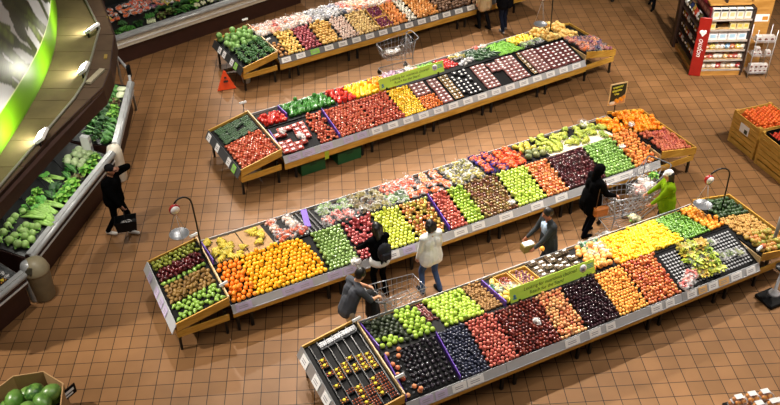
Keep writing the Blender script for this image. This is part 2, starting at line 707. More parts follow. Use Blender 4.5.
end_tray('S4', -1, 'black lined end tray with silver rail holding strawberry tubs, nearest stand', mat('silver_rail', (190, 192, 194), .28, .6, .04))
end_tray('S4', 1, 'end tray of avocados, kiwis and mangoes on the nearest stand', M_RAIL, wood_rail=True)
end_tray('S3', -1, 'end tray of striped fruit rows below the hanging scale on a curved pole', M_RAIL)
end_tray('S3', 1, 'wooden end tray of red peaches and oranges beside the tall fruit poster', M_RAIL, wood_rail=True)
end_tray('S2', -1, 'dark railed end tray with vine tomatoes and green herb packs', M_DARKRAIL)
end_tray('S2', 1, 'wooden end tray of purple and orange bags on the tomato stand', M_RAIL, wood_rail=True)
end_tray('S1', -1, 'end tray of cabbages and broccoli above the orange floor cone', mat('charcoal_rail', (60, 60, 60), .4, .2, .05))

EZ0, EZ1, ELN = .64, .84, .98


def end_pos(st, side, x, t, h=0.0):
    """point on an end tray, x = distance outward from its inner edge"""
    L = STANDS[st][2]
    s = (-0.02 - x) if side < 0 else (L + .02 + x)
    return W(st, s, t, EZ1 + (EZ0 - EZ1) * x / ELN + h)


# ------------------------------------------------------------------ loose fruit
FR = {}


def fruit_mesh(shape, r, n=10):
    m = MB()
    if shape == 'apple':
        m.lathe([(.12 * r, -.78 * r), (.5 * r, -.9 * r), (.85 * r, -.5 * r), (1.0 * r, .1 * r), (.9 * r, .58 * r), (.55 * r, .86 * r), (.2 * r, .78 * r), (.04 * r, .62 * r)], n=n)
        m.tube([(0, 0, .6 * r), (.05 * r, 0, 1.05 * r)], .05 * r, 1, 4)
    elif shape == 'round':
        m.lathe([(.1 * r, -.97 * r), (.5 * r, -.86 * r), (.88 * r, -.45 * r), (1.0 * r, 0), (.88 * r, .46 * r), (.5 * r, .85 * r), (.12 * r, .93 * r)], n=n)
    elif shape == 'tomato':
        m.lathe([(.1 * r, -.8 * r), (.6 * r, -.72 * r), (.95 * r, -.3 * r), (1.0 * r, .1 * r), (.85 * r, .55 * r), (.5 * r, .74 * r), (.1 * r, .66 * r)], n=n)
        for k in range(5):
            a = k * 2 * PI / 5
            m.add([(0, 0, .72 * r), (.4 * r * math.cos(a - .3), .4 * r * math.sin(a - .3), .82 * r), (.6 * r * math.cos(a), .6 * r * math.sin(a), .74 * r)], [(0, 1, 2)], 1)
    elif shape == 'oval':
        m.lathe([(.1 * r, -1.22 * r), (.55 * r, -1.05 * r), (.9 * r, -.5 * r), (1.0 * r, 0), (.88 * r, .55 * r), (.5 * r, 1.05 * r), (.1 * r, 1.22 * r)], n=n)
    elif shape == 'lemon':
        m.lathe([(.08 * r, -1.4 * r), (.22 * r, -1.2 * r), (.75 * r, -.8 * r), (1.0 * r, 0), (.78 * r, .78 * r), (.24 * r, 1.2 * r), (.1 * r, 1.36 * r)], n=n)
    elif shape == 'pear':
        m.lathe([(.1 * r, -.95 * r), (.6 * r, -.85 * r), (1.0 * r, -.25 * r), (.9 * r, .3 * r), (.52 * r, .95 * r), (.36 * r, 1.4 * r), (.1 * r, 1.58 * r)], n=n)
        m.tube([(0, 0, 1.5 * r), (.1 * r, 0, 1.95 * r)], .06 * r, 1, 4)
    elif shape == 'potato':
        m.lathe([(.1 * r, -1.3 * r), (.6 * r, -1.1 * r), (.95 * r, -.55 * r), (.9 * r, .1 * r), (.98 * r, .6 * r), (.6 * r, 1.1 * r), (.1 * r, 1.25 * r)], n=n, sq=(1, .82))
    elif shape == 'onion':
        m.lathe([(.1 * r, -.9 * r), (.6 * r, -.75 * r), (1.0 * r, -.1 * r), (.85 * r, .45 * r), (.35 * r, .8 * r), (.12 * r, 1.1 * r), (.1 * r, 1.4 * r)], n=n)
    elif shape == 'pepper':
        for k in range(4):
            a = k * PI / 2
            m.lathe([(.08 * r, -1.15 * r), (.35 * r, -1.0 * r), (.55 * r, -.3 * r), (.62 * r, .4 * r), (.4 * r, .85 * r), (.1 * r, .75 * r)], (.42 * r * math.cos(a), .42 * r * math.sin(a), 0), n=7)
        m.tube([(0, 0, .6 * r), (.1 * r, 0, 1.2 * r)], .13 * r, 1, 5)
    elif shape == 'cucumber':
        pts = [(0, .25 * r * math.sin(PI * k / 6) - .1 * r, (k - 3) * r * 1.25) for k in range(7)]
        m.tube(pts, [.3 * r, .75 * r, .9 * r, .92 * r, .9 * r, .75 * r, .25 * r], 0, 8)
    elif shape == 'avocado':
        m.lathe([(.1 * r, -1.0 * r), (.6 * r, -.9 * r), (1.0 * r, -.25 * r), (.85 * r, .45 * r), (.5 * r, 1.1 * r), (.14 * r, 1.35 * r)], n=n)
    return m


STEM = mat('brown_stem', (80, 58, 30), .8)
GREEN_STEM = mat('green_stem', (62, 110, 40), .6)
LIE = {'oval', 'lemon', 'potato', 'cucumber', 'avocado', 'pear'}
COUNT = {}
OVER = {}
LIMIT = 310


def kind(name, shape, r, cols, rough=.32, blotch=.3, scale=None, stem=STEM, n=10):
    m = fruit_mesh(shape, r, n)
    me = m.mesh(name, [fruit_mat(name, cols, rough, blotch, scale or 1.6 / r * .35), stem])
    FR[name] = (me, shape, r, m)


def put(name, p, label, group, cat, rot=None, tilt=None):
    me, shape, r, _ = FR[name]
    if rot is None:
        if shape in LIE:
            rot = Matrix.Rotation(uni(0, 2 * PI), 3, 'Z') @ Matrix.Rotation(PI / 2 + uni(-.25, .25), 3, 'X') @ Matrix.Rotation(uni(0, 6.28), 3, 'Z')
        else:
            rot = Matrix.Rotation(uni(0, 2 * PI), 3, 'Z') @ Matrix.Rotation(uni(-.7, .7), 3, 'X')
    if COUNT.get(name, 0) >= LIMIT:
        OVER.setdefault(name, []).append((p, rot, label))
        return None
    COUNT[name] = COUNT.get(name, 0) + 1
    o = obj(name, me, None, p)
    o.rotation_euler = rot.to_euler()
    return tag(o, label, cat, group)


def grid(s0, s1, t0, t1, sp, rect=False, ft=None):
    """hexagonal (or square) packing of a rectangle"""
    dt = sp if rect else sp * .87
    dt = ft or dt
    out = []
    nt = max(1, int((t1 - t0) / dt))
    ns = max(1, int((s1 - s0) / sp))
    for j in range(nt):
        t = t0 + (t1 - t0) * (j + .5) / nt
        for i in range(ns):
            s = s0 + (s1 - s0) * (i + .5) / ns
            if not rect and j % 2:
                s += sp * .5
                if s > s1 - sp * .3:
                    continue
            out.append((s, t, i, j))
    return out


def fill(st, s0, s1, t0, t1, name, label, cat, sp=None, jit=.16, keep=1.0, pile=0.1, rect=False, mask=None, end=0):
    me, shape, r, _ = FR[name]
    sp = sp or (1.98 * r if shape not in LIE else 2.12 * r)
    group = label
    if not end and not rect:
        s0, s1 = s0 - .012, s1 + .012
        t0 = t0 - .02 if t0 < .1 else t0
        t1 = min(.92, t1 + .05) if .8 < t1 < .9 else t1
    for s, t, i, j in grid(s0, s1, t0, t1, sp, rect):
        if rnd() > keep or (mask and not mask(s, t)):
            continue
        jt = jit * (.45 if st == 'S3' and 'apple' in name else 1)
        s += uni(-jt, jt) * sp
        t += uni(-jt, jt) * sp
        h = r * (.82 if shape in ('tomato',) else .92) + r * uni(-.12, .12)
        p = end_pos(st, end, s, t, h) if end else W(st, s, t, Hs(st, t) + h)
        put(name, p, label, group, cat)
        if pile and rnd() < pile:
            p2 = p + Vector((uni(-.5, .5) * r, uni(-.5, .5) * r, r * 1.45))
            put(name, p2, label, group, cat)


A = 'apple'
kind('orange', 'round', .046, [(250, 140, 25), (255, 155, 40), (240, 120, 15)], .4, .2)
kind('golden_orange', 'round', 0.0414, [(252, 182, 20), (255, 200, 40), (248, 165, 15)], .38, .2)
kind('green_apple', A, 0.0396, [(116, 148, 70), (140, 168, 92), (126, 158, 78)], .28, .3)
kind('pink_apple', A, 0.0386, [(164, 48, 56), (190, 92, 90), (134, 30, 42)], .28, .4)
kind('yellow_apple', A, 0.0396, [(198, 206, 62), (214, 216, 84), (180, 196, 50)], .3, .2)
kind('blush_apple', A, 0.0386, [(190, 170, 60), (206, 96, 60), (160, 176, 60), (190, 70, 56)], .3, .5)
kind('coral_apple', A, 0.0386, [(190, 80, 66), (204, 108, 86), (166, 56, 52)], .3, .4)
kind('lime_apple', A, 0.0386, [(150, 186, 48), (176, 200, 66)], .3, .2)
kind('russet_apple', A, 0.0350, [(120, 44, 42), (156, 140, 64), (92, 30, 34), (160, 104, 56)], .3, .5)
kind('pale_green_apple', A, 0.0396, [(186, 212, 70), (204, 222, 96), (170, 200, 54)], .3, .2)
kind('gala_apple', A, 0.0386, [(214, 122, 62), (222, 150, 80), (200, 78, 52)], .3, .5)
kind('dark_red_apple', A, 0.0386, [(66, 10, 18), (84, 14, 24), (48, 8, 16)], .22, .3)
kind('bright_green_apple', A, 0.0386, [(120, 164, 66), (146, 184, 92), (106, 150, 58)], .26, .25)
kind('peach', 'round', .042, [(224, 160, 70), (232, 120, 60), (236, 180, 90)], .5, .5)
kind('red_peach', 'round', .042, [(186, 82, 58), (204, 116, 78), (156, 54, 52)], .5, .5)
kind('large_orange', 'round', .052, [(250, 150, 24), (255, 168, 36), (244, 132, 14)], .38, .2)
kind('olive_pear', 'pear', .04, [(134, 140, 44), (150, 156, 60), (116, 122, 36)], .4, .3)
kind('crimson_pear', 'pear', .04, [(92, 18, 26), (112, 28, 32), (70, 12, 20)], .3, .3)
kind('brown_pear', 'pear', .04, [(134, 98, 42), (152, 118, 58), (112, 80, 34)], .5, .3)
kind('green_pear', 'pear', .042, [(128, 168, 56), (150, 186, 76), (112, 150, 46)], .35, .2)

kind('black_plum', 'round', .037, [(26, 22, 32), (40, 30, 44), (18, 16, 24)], .2, .3)
kind('tray_peach', 'round', .042, [(226, 140, 90), (236, 164, 112), (204, 84, 60)], .5, .5)
kind('blue_plum', 'oval', 0.0271, [(28, 34, 58), (44, 48, 74), (20, 24, 40)], .35, .4)
kind('pink_nectarine', 'round', 0.0328, [(190, 92, 78), (206, 118, 98), (164, 62, 58)], .4, .5)
kind('red_nectarine', 'round', 0.0312, [(92, 26, 22), (124, 40, 28), (66, 16, 18), (150, 66, 42)], .26, .4)
kind('white_peach', 'round', 0.0328, [(226, 176, 108), (214, 110, 76), (236, 196, 130), (150, 50, 40)], .45, .5)
kind('purple_plum', 'round', 0.0312, [(34, 10, 20), (52, 14, 28), (24, 8, 16)], .2, .3)
kind('apricot', 'round', 0.0303, [(240, 164, 66), (246, 184, 88), (226, 130, 52)], .5, .4)
kind('yellow_nectarine', 'round', 0.0328, [(194, 78, 46), (224, 146, 70), (170, 48, 40)], .35, .5)
kind('lemon', 'lemon', 0.0318, [(250, 206, 30), (255, 220, 64), (248, 190, 20)], .38, .2)
kind('ripe_lemon', 'lemon', 0.0318, [(250, 166, 24), (252, 184, 40)], .38, .2)
kind('lime', 'oval', 0.0284, [(92, 142, 40), (120, 170, 56), (58, 104, 34)], .34, .3)
kind('mandarin', 'round', .048, [(250, 158, 44), (254, 180, 70), (244, 138, 28)], .4, .3)
kind('grapefruit', 'round', .058, [(238, 164, 82), (244, 184, 106), (230, 140, 66)], .42, .3)
kind('dark_avocado', 'avocado', .042, [(34, 44, 26), (50, 62, 34), (24, 30, 22)], .5, .3)
kind('green_avocado', 'avocado', .045, [(38, 60, 30), (58, 88, 42), (28, 44, 26)], .45, .3)
kind('custard_apple', 'round', .048, [(150, 184, 56), (176, 204, 80), (128, 164, 46)], .45, .3)
kind('green_mango', 'oval', .04, [(160, 190, 58), (186, 206, 84), (140, 172, 50)], .4, .3)
kind('kiwi', 'oval', 0.0275, [(140, 100, 52), (160, 122, 70), (118, 82, 42)], .7, .3)
kind('golden_kiwi', 'oval', 0.0284, [(182, 138, 66), (200, 160, 88), (160, 114, 52)], .65, .3)
kind('red_mango', 'oval', .05, [(176, 70, 46), (150, 160, 62), (196, 120, 60), (120, 140, 54)], .4, .5)
kind('dark_chili', 'cucumber', .015, [(96, 26, 26), (124, 40, 36), (80, 20, 22)], .3, .2)
kind('chili', 'cucumber', .018, [(176, 26, 24), (200, 44, 34)], .25, .2)
kind('quince', 'round', .05, [(238, 206, 96), (246, 220, 124)], .45, .2)

kind('red_tomato', 'tomato', 0.0378, [(192, 82, 58), (208, 104, 74), (170, 64, 46)], .22, .25, stem=GREEN_STEM)
kind('ripe_tomato', 'tomato', 0.0378, [(186, 74, 54), (204, 98, 70), (166, 58, 44)], .22, .25, stem=GREEN_STEM)
kind('vine_tomato', 'tomato', 0.0370, [(196, 84, 56), (212, 106, 72), (176, 66, 46)], .22, .25, stem=GREEN_STEM)
kind('yellow_tomato', 'tomato', 0.0327, [(246, 196, 30), (252, 212, 56), (240, 176, 24)], .24, .2, stem=GREEN_STEM)
kind('orange_tomato', 'tomato', 0.0327, [(226, 112, 40), (236, 136, 58), (210, 86, 34)], .24, .2, stem=GREEN_STEM)
kind('red_pepper', 'pepper', .055, [(206, 40, 32), (222, 60, 44), (180, 26, 26)], .2, .2, stem=GREEN_STEM)
kind('green_pepper', 'pepper', .055, [(48, 110, 38), (72, 138, 52), (34, 84, 30)], .2, .2, stem=GREEN_STEM)
kind('yellow_pepper', 'pepper', .055, [(250, 190, 16), (255, 208, 40)], .2, .2, stem=GREEN_STEM)
kind('orange_pepper', 'pepper', .055, [(244, 142, 24), (250, 160, 40)], .2, .2, stem=GREEN_STEM)
kind('cucumber', 'cucumber', .028, [(38, 80, 34), (56, 104, 44)], .35, .2)
kind('zucchini', 'cucumber', .03, [(34, 66, 36), (52, 88, 44)], .35, .2)
kind('yellow_squash', 'pear', .045, [(250, 206, 40), (254, 220, 70)], .35, .15)
kind('green_bean', 'cucumber', .014, [(124, 184, 62), (146, 204, 80)], .4, .2, n=6)
kind('pale_mango', 'oval', .055, [(240, 200, 110), (248, 214, 132), (232, 180, 88)], .45, .2)

kind('yellow_potato', 'potato', .042, [(226, 184, 92), (236, 200, 112), (206, 160, 74)], .6, .2)
kind('red_potato', 'potato', .042, [(160, 68, 78), (178, 88, 94), (136, 50, 62)], .55, .3)
kind('golden_potato', 'potato', .045, [(206, 160, 72), (220, 176, 96), (180, 132, 58)], .6, .3)
kind('brown_potato', 'potato', .045, [(170, 116, 62), (188, 138, 82)], .65, .3)
kind('garlic_bulb', 'onion', .04, [(226, 204, 190), (214, 180, 166), (236, 220, 206)], .5, .3)
kind('fingerling_potato', 'potato', .034, [(196, 160, 92), (226, 196, 130), (160, 120, 66)], .6, .3)
kind('red_onion', 'onion', .042, [(112, 34, 66), (136, 52, 84), (90, 24, 54)], .3, .3)
kind('yellow_onion', 'onion', .046, [(222, 140, 66), (232, 160, 88), (202, 116, 50)], .35, .3)
kind('bronze_onion', 'onion', .046, [(210, 140, 62), (226, 166, 92), (188, 116, 46)], .35, .3)
kind('white_onion', 'onion', .044, [(240, 234, 220), (230, 222, 204)], .35, .2)
kind('yam', 'potato', .05, [(96, 66, 42), (116, 82, 54), (78, 52, 34)], .7, .3)
kind('green_cabbage', 'round', .085, [(120, 164, 84), (146, 186, 108), (104, 146, 70)], .5, .4, 20)

# --- nearest stand, front slope
fill('S4', .28, .98, .05, .85, 'black_plum', 'shiny black plum set in tray cups at the left of the nearest stand', 'plum', .088, .03, .97, rect=True)
fill('S4', .06, .34, .06, .84, 'tray_peach', 'loose peach among the black cups at the front left of the nearest stand', 'peach', .1, .1, .42)
fill('S4', 1.04, 1.55, .04, .84, 'blue_plum', 'dusty blue oval plum right of the purple divider, nearest stand', 'plum', pile=.15)
fill('S4', 1.57, 2.13, .04, .84, 'pink_nectarine', 'pink nectarine beside the blue plums on the nearest stand', 'nectarine', pile=.15)
fill('S4', 2.14, 2.98, .04, .84, 'red_nectarine', 'dark red nectarine in the widest red heap under the green sign', 'nectarine', pile=.2)
fill('S4', 2.98, 3.5, .04, .84, 'white_peach', 'cream and red peach between dark red nectarines and purple plums', 'peach', pile=.15)
fill('S4', 3.52, 4.2, .04, .84, 'purple_plum', 'deep purple plum in the dark heap right of the green sign', 'plum', pile=.2)
fill('S4', 4.21, 4.82, .04, .84, 'apricot', 'yellow orange apricot next to the purple plums', 'apricot', pile=.1)
fill('S4', 4.84, 5.55, .04, .84, 'yellow_nectarine', 'red flushed nectarine beside the tray of empty white cups', 'nectarine', pile=.1)
# --- nearest stand, back slope
fill('S4', .06, .5, 1.0, 1.25, 'custard_apple', 'green custard apple behind the black cups, by the purple divider', 'custard apple', keep=.8)
fill('S4', .06, .62, 1.25, 1.8, 'dark_avocado', 'dark avocado at the back left of the nearest stand', 'avocado', pile=.1)
fill('S4', .5, .7, .95, 1.25, 'dark_avocado', 'dark avocado at the back left of the nearest stand', 'avocado')
fill('S4', .64, 1.08, .96, 1.82, 'custard_apple', 'green custard apple in the square heap beside the avocados', 'custard apple', pile=.15)
fill('S4', 1.1, 1.24, 1.25, 1.8, 'dark_chili', 'dark red chili in the narrow strip between two green heaps', 'chili', .045, keep=.9)
fill('S4', 1.27, 2.02, .96, 1.82, 'green_mango', 'yellow green mango in the broad heap behind the blue plums', 'mango', pile=.15)
fill('S4', 2.05, 2.4, 1.0, 1.82, 'kiwi', 'brown kiwi beside the purple divider at the back of the nearest stand', 'kiwi', pile=.15)
fill('S4', 2.46, 2.76, .98, 1.3, 'quince', 'pale yellow quince left of the green sign', 'quince')
fill('S4', 2.5, 2.64, 1.4, 1.75, 'quince', 'pale yellow quince behind the green net, left of the sign', 'quince', keep=.8)
fill('S4', 4.3, 4.9, .98, 1.8, 'grapefruit', 'pale grapefruit behind the right end of the green sign', 'grapefruit', keep=.85)
fill('S4', 4.86, 5.35, .93, 1.82, 'ripe_lemon', 'orange toned lemon at the left edge of the lemon heap', 'lemon', pile=.1, mask=lambda s, t: s < 5.05 + .25 * rnd())
fill('S4', 5.15, 6.36, .93, 1.82, 'lemon', 'bright yellow lemon in the widest heap of the nearest stand', 'lemon', pile=.2)
fill('S4', 6.38, 6.98, .93, 1.82, 'lime', 'green lime between the lemons and the mandarins', 'lime', pile=.15)
fill('S4', 6.98, 7.34, .93, 1.82, 'mandarin', 'light orange mandarin at the right end of the nearest stand', 'mandarin', pile=.1)
fill('S4', .05, .93, 1.22, 1.8, 'green_avocado', 'dark green avocado on the end tray under the hanging scale', 'avocado', pile=.15, end=1)
fill('S4', .05, .93, .66, 1.2, 'golden_kiwi', 'tan golden kiwi on the end tray between avocados and mangoes', 'kiwi', pile=.15, end=1)
fill('S4', .06, .93, .06, .64, 'red_mango', 'red and green mango at the front of the right end tray', 'mango', end=1)

# --- apple stand
fill('S3', .04, .5, .04, .84, 'orange', 'orange at the left end of the apple stand', 'orange', pile=.1)
fill('S3', .5, 1.88, .04, .88, 'golden_orange', 'golden yellow orange in the widest heap of the apple stand', 'orange', pile=.06, mask=lambda s, t: s < 1.93 - .24 * t)
fill('S3', 1.93, 2.54, .04, .88, 'green_apple', 'green apple in the bin left of the pink apples', 'apple')
fill('S3', 2.58, 3.19, .04, .88, 'pink_apple', 'pink red apple behind the shopper with the dark backpack', 'apple', keep=.84)
fill('S3', 3.21, 3.8, .04, .88, 'yellow_apple', 'yellow green apple in the bin left of the white hoodie', 'apple')
fill('S3', 3.82, 4.44, .04, .88, 'blush_apple', 'yellow and red blushed apple in the bin behind the white hoodie', 'apple', keep=.95)
fill('S3', 4.53, 4.89, .04, .88, 'coral_apple', 'coral red apple right of the upright purple divider', 'apple')
fill('S3', 4.91, 5.28, .04, .88, 'lime_apple', 'lime green apple in the narrow bin between coral and russet apples', 'apple')
fill('S3', 5.3, 6.08, .04, .88, 'russet_apple', 'small red brown and green apple at the middle of the stand', 'apple')
fill('S3', 6.1, 6.78, .04, .88, 'pale_green_apple', 'pale yellow green apple left of the gala apples', 'apple')
fill('S3', 6.8, 7.33, .04, .88, 'gala_apple', 'orange red gala apple left of the dark red apples', 'apple')
fill('S3', 7.35, 8.28, .04, .88, 'dark_red_apple', 'dark red apple behind the shopper in the black hood', 'apple')
fill('S3', 8.3, 9.06, .04, .88, 'bright_green_apple', 'bright green apple right of the dark red apples', 'apple')
fill('S3', 9.08, 9.68, .04, 1.0, 'peach', 'yellow orange peach at the right end of the apple stand', 'peach', pile=.1)
fill('S3', .06, .93, .05, .85, 'red_peach', 'red peach in the wooden end tray of the apple stand', 'peach', end=1, pile=.1)
fill('S3', 9.3, 9.7, 1.05, 1.8, 'large_orange', 'large orange in the heap below the tall fruit poster', 'orange', pile=.2)
fill('S3', .04, .93, .92, 1.8, 'large_orange', 'large orange in the heap below the tall fruit poster', 'orange', pile=.2, end=1)
fill('S3', .05, .93, .05, .5, 'green_pear', 'green pear at the front of the left end tray', 'pear', end=-1, keep=.92)
fill('S3', .05, .93, .52, 1.02, 'brown_pear', 'brown pear in the middle rows of the left end tray', 'pear', end=-1)
fill('S3', .05, .93, 1.03, 1.16, 'green_pear', 'green pear in the thin row between brown and crimson pears', 'pear', end=-1)
fill('S3', .05, .93, 1.18, 1.52, 'crimson_pear', 'crimson pear in the dark red rows of the left end tray', 'pear', end=-1)
fill('S3', .05, .93, 1.54, 1.81, 'olive_pear', 'olive green pear at the back of the left end tray', 'pear', end=-1)

# --- tomato stand
fill('S2', 1.47, 2.35, .04, .88, 'red_tomato', 'red tomato right of the slanted purple divider on the second stand', 'tomato', pile=.1)
fill('S2', 2.35, 3.14, .04, .88, 'ripe_tomato', 'ripe red tomato left of the yellow tomatoes on the second stand', 'tomato', pile=.1)
fill('S2', .95, 1.4, .04, .88, 'red_tomato', 'loose red tomato left of the purple divider on the second stand', 'tomato', keep=.9)
fill('S2', 3.16, 3.72, .04, .88, 'yellow_tomato', 'yellow tomato under the green sign of the second stand', 'tomato', pile=.1)
fill('S2', 3.72, 4.2, .04, .45, 'orange_tomato', 'orange tomato between yellow tomatoes and berry packs', 'tomato', pile=.1)
fill('S2', .05, .93, .05, 1.05, 'vine_tomato', 'vine tomato on the left end tray of the second stand', 'tomato', end=-1, pile=.15)
fill('S2', .08, .62, 1.0, 1.6, 'red_pepper', 'red bell pepper at the left end of the second stand', 'pepper', keep=.9)
fill('S2', .72, 1.9, 1.1, 1.82, 'green_pepper', 'green bell pepper by the purple divider on the second stand', 'pepper')
fill('S2', 1.92, 2.42, 1.0, 1.82, 'red_pepper', 'red bell pepper between the green and yellow peppers', 'pepper')
fill('S2', 2.42, 3.05, 1.0, 1.82, 'yellow_pepper', 'yellow bell pepper behind the red tomatoes', 'pepper')
fill('S2', 3.07, 3.5, 1.0, 1.82, 'orange_pepper', 'orange bell pepper between yellow peppers and netted onions', 'pepper')
fill('S2', 4.4, 5.0, 1.3, 1.82, 'green_bean', 'green bean behind the green sign of the second stand', 'bean', .055)
fill('S2', 5.05, 5.45, 1.2, 1.8, 'chili', 'red chili right of the green sign on the second stand', 'chili', .055)
fill('S2', 5.9, 6.6, 1.1, 1.8, 'zucchini', 'dark green zucchini left of the pale green beans', 'zucchini', .085)
fill('S2', 6.6, 7.3, 1.0, 1.82, 'green_bean', 'pale green bean in the heap left of the yellow squash', 'bean', .05, pile=.3)
fill('S2', 7.3, 8.0, 1.3, 1.82, 'yellow_squash', 'yellow squash behind the green beans', 'squash')
fill('S2', 8.05, 8.52, .95, 1.82, 'pale_mango', 'pale yellow mango at the right end of the second stand', 'mango', pile=.5, sp=.1)
fill('S2', .05, .6, 1.0, 1.82, 'pale_mango', 'pale yellow mango on the right end tray of the second stand', 'mango', pile=.5, sp=.1, end=1)

# --- potato stand
fill('S1', .05, .3, .04, .6, 'brown_potato', 'brown potato at the left end of the farthest stand', 'potato')
fill('S1', .3, .78, .04, .9, 'yellow_potato', 'yellow potato left of the red potatoes', 'potato', pile=.1)
fill('S1', .8, 1.3, .04, .9, 'red_potato', 'red potato in the second heap of the farthest stand', 'potato', pile=.1)
fill('S1', 1.32, 1.88, .04, .9, 'golden_potato', 'golden potato right of the red potatoes', 'potato', pile=.15)
fill('S1', 1.92, 2.42, .04, .9, 'garlic_bulb', 'pale garlic bulb in the middle of the farthest stand', 'garlic', pile=.1)
fill('S1', 2.44, 3.06, .04, .9, 'fingerling_potato', 'small mixed fingerling potato right of the garlic', 'potato', pile=.1)
fill('S1', 3.12, 3.52, .04, .42, 'red_onion', 'red onion in the front wooden box of the farthest stand', 'onion', pile=.1)
fill('S1', 3.12, 3.52, .48, .88, 'red_onion', 'red onion in the rear wooden box of the farthest stand', 'onion', pile=.1)
fill('S1', 3.56, 4.0, .04, .9, 'yellow_onion', 'orange skinned onion left of the white onions', 'onion')
fill('S1', 4.02, 4.3, .04, .9, 'white_onion', 'white onion in the bright strip of the farthest stand', 'onion')
fill('S1', 4.32, 5.04, .04, .9, 'bronze_onion', 'bronze onion right of the white onions', 'onion')
fill('S1', 5.06, 6.5, .04, .9, 'yam', 'dark brown yam at the right of the farthest stand', 'yam')
fill('S1', .06, .93, .95, 1.8, 'green_cabbage', 'pale green cabbage at the back of the left end tray', 'cabbage', end=-1, pile=.2)

# ------------------------------------------------------------------ bags, packs, bunches


def bag_meshes(key, cols, r, nb, film=M_FILM, size=(.15, .11, .07), shape='ball'):
    """three versions of a filled bag: contents and a crumpled film"""
    out = []
    skin = fruit_mat(key, cols, .4, .35, 12)
    for v in range(3):
        m = MB()
        for k in range(nb):
            a, q = uni(0, 2 * PI), math.sqrt(rnd())
            c = (size[0] * .8 * q * math.cos(a), size[1] * .8 * q * math.sin(a), size[2] * uni(.35, 1.1))
            if shape == 'stick':
                d = uni(-.4, .4)
                m.tube([(c[0] * .3 - .1, c[1], c[2]), (c[0] * .3, c[1] + d * .05, c[2] + .006), (c[0] * .3 + .1, c[1] + d * .1, c[2])], [r, r, r * .4], 0, 6)
            elif shape == 'leaf':
                m.leaf((c[0] * .5, c[1] * .5, .02), (math.cos(a), math.sin(a), uni(.3, 1.2)), (0, 0, 1), r * 3.2, r * 2.2, 0, .3)
            else:
                m.ball(c, r, 0, 7, 5)
        f = MB()
        f.ball((0, 0, size[2] * .75), 1, 0, 12, 8, (size[0] * 1.05, size[1] * 1.1, size[2] * 1.0))
        vs = []
        for x, y, z in f.v:
            n = 1 + .22 * noise.noise(Vector((x * 14 + v * 9, y * 14, z * 14)))
            vs.append((x * n, y * n, max(.0, z * n)))
        f.v = vs
        tip = Vector((size[0] * 1.0, uni(-.03, .03), size[2]))
        f.add([tip + Vector((-.03, 0, .0)), tip + Vector((.06, .045, .03)), tip + Vector((.065, -.045, .02)), tip + Vector((.02, 0, .04))], [(0, 1, 3), (0, 3, 2)], 0, True)
        out.append((m.mesh('bag_filling', skin), f.mesh('bag_film', film)))
    return out


def stand_h(st, s, t, end=0):
    return end_pos(st, end, s, t) if end else W(st, s, t, Hs(st, t))


def bags(st, spots, meshes, name, label, cat, end=0, part='film', tilt=.2):
    for s, t in spots:
        a, b = random.choice(meshes)
        p = stand_h(st, s, t, end)
        o = obj(name, a, None, p + Vector((0, 0, .004)))
        o.rotation_euler = (uni(-tilt, tilt) * .5, uni(-tilt, tilt), uni(0, 6.28))
        k = uni(.85, 1.12) * (1.25 if st == 'S1' else 1)
        o.scale = (k, k, k)
        tag(o, label, cat, label)
        obj(part, b, o)


def scatter(s0, s1, t0, t1, ds, dt, keep=1.0):
    return [(s + uni(-.2, .2) * ds, t + uni(-.2, .2) * dt) for s, t in
            [(s0 + (i + .5) * (s1 - s0) / max(1, int((s1 - s0) / ds)), t0 + (j + .5) * (t1 - t0) / max(1, int((t1 - t0) / dt)))
             for i in range(max(1, int((s1 - s0) / ds))) for j in range(max(1, int((t1 - t0) / dt)))] if rnd() < keep]


WHITE_FILM = film_mat('white_film', (238, 234, 230), .36)
PURPLE_NET = film_mat('purple_net', (72, 58, 150), .5, .4)
GREY_FILM = film_mat('grey_film', (210, 210, 206), .24)

B_TOM = bag_meshes('bagged_tomato', [(206, 70, 44), (224, 120, 60), (190, 50, 40)], .034, 12, M_FILM)
B_RON = bag_meshes('bagged_radish', [(190, 60, 70), (222, 120, 110), (230, 190, 170)], .026, 16, M_FILM)
B_GRN = bag_meshes('bagged_greens', [(94, 140, 60), (150, 176, 90), (60, 104, 44), (196, 206, 150)], .03, 16, M_FILM, shape='leaf')
B_BRN = bag_meshes('bagged_salad', [(120, 118, 52), (150, 132, 74), (104, 64, 56), (164, 170, 92)], .03, 18, GREY_FILM, shape='leaf')
B_CAR = bag_meshes('bagged_carrot', [(236, 110, 40), (244, 132, 60), (220, 90, 34)], .017, 9, WHITE_FILM, (.14, .09, .05), 'stick')
B_PEA = bag_meshes('bagged_red_fruit', [(220, 84, 58), (236, 132, 96)], .04, 9, WHITE_FILM)
B_YEL = bag_meshes('bagged_lemon', [(214, 190, 70), (170, 160, 60), (120, 120, 50)], .03, 12, WHITE_FILM)
B_NET = bag_meshes('netted_orange', [(240, 110, 36), (246, 132, 50)], .04, 10, PURPLE_NET)
B_NETO = bag_meshes('netted_clementine', [(238, 100, 40), (246, 136, 60)], .04, 10, film_mat('orange_net', (236, 96, 60), .5, .4))
B_ONI = bag_meshes('netted_onion', [(226, 200, 210), (176, 110, 150), (240, 226, 226)], .03, 13, film_mat('violet_film', (206, 184, 206), .34))
B_MIX = bag_meshes('bagged_mixed_fruit', [(230, 120, 60), (70, 44, 120), (44, 60, 60), (236, 150, 100), (60, 40, 100)], .036, 14, film_mat('thin_film', (240, 240, 236), .1))
B_WHT = bag_meshes('bagged_white_root', [(236, 228, 220), (236, 150, 80), (206, 70, 60), (240, 232, 220), (236, 228, 216)], .04, 10, WHITE_FILM)
B_BLU = bag_meshes('bagged_dark_root', [(60, 70, 120), (220, 220, 226), (40, 44, 60)], .034, 10, WHITE_FILM)
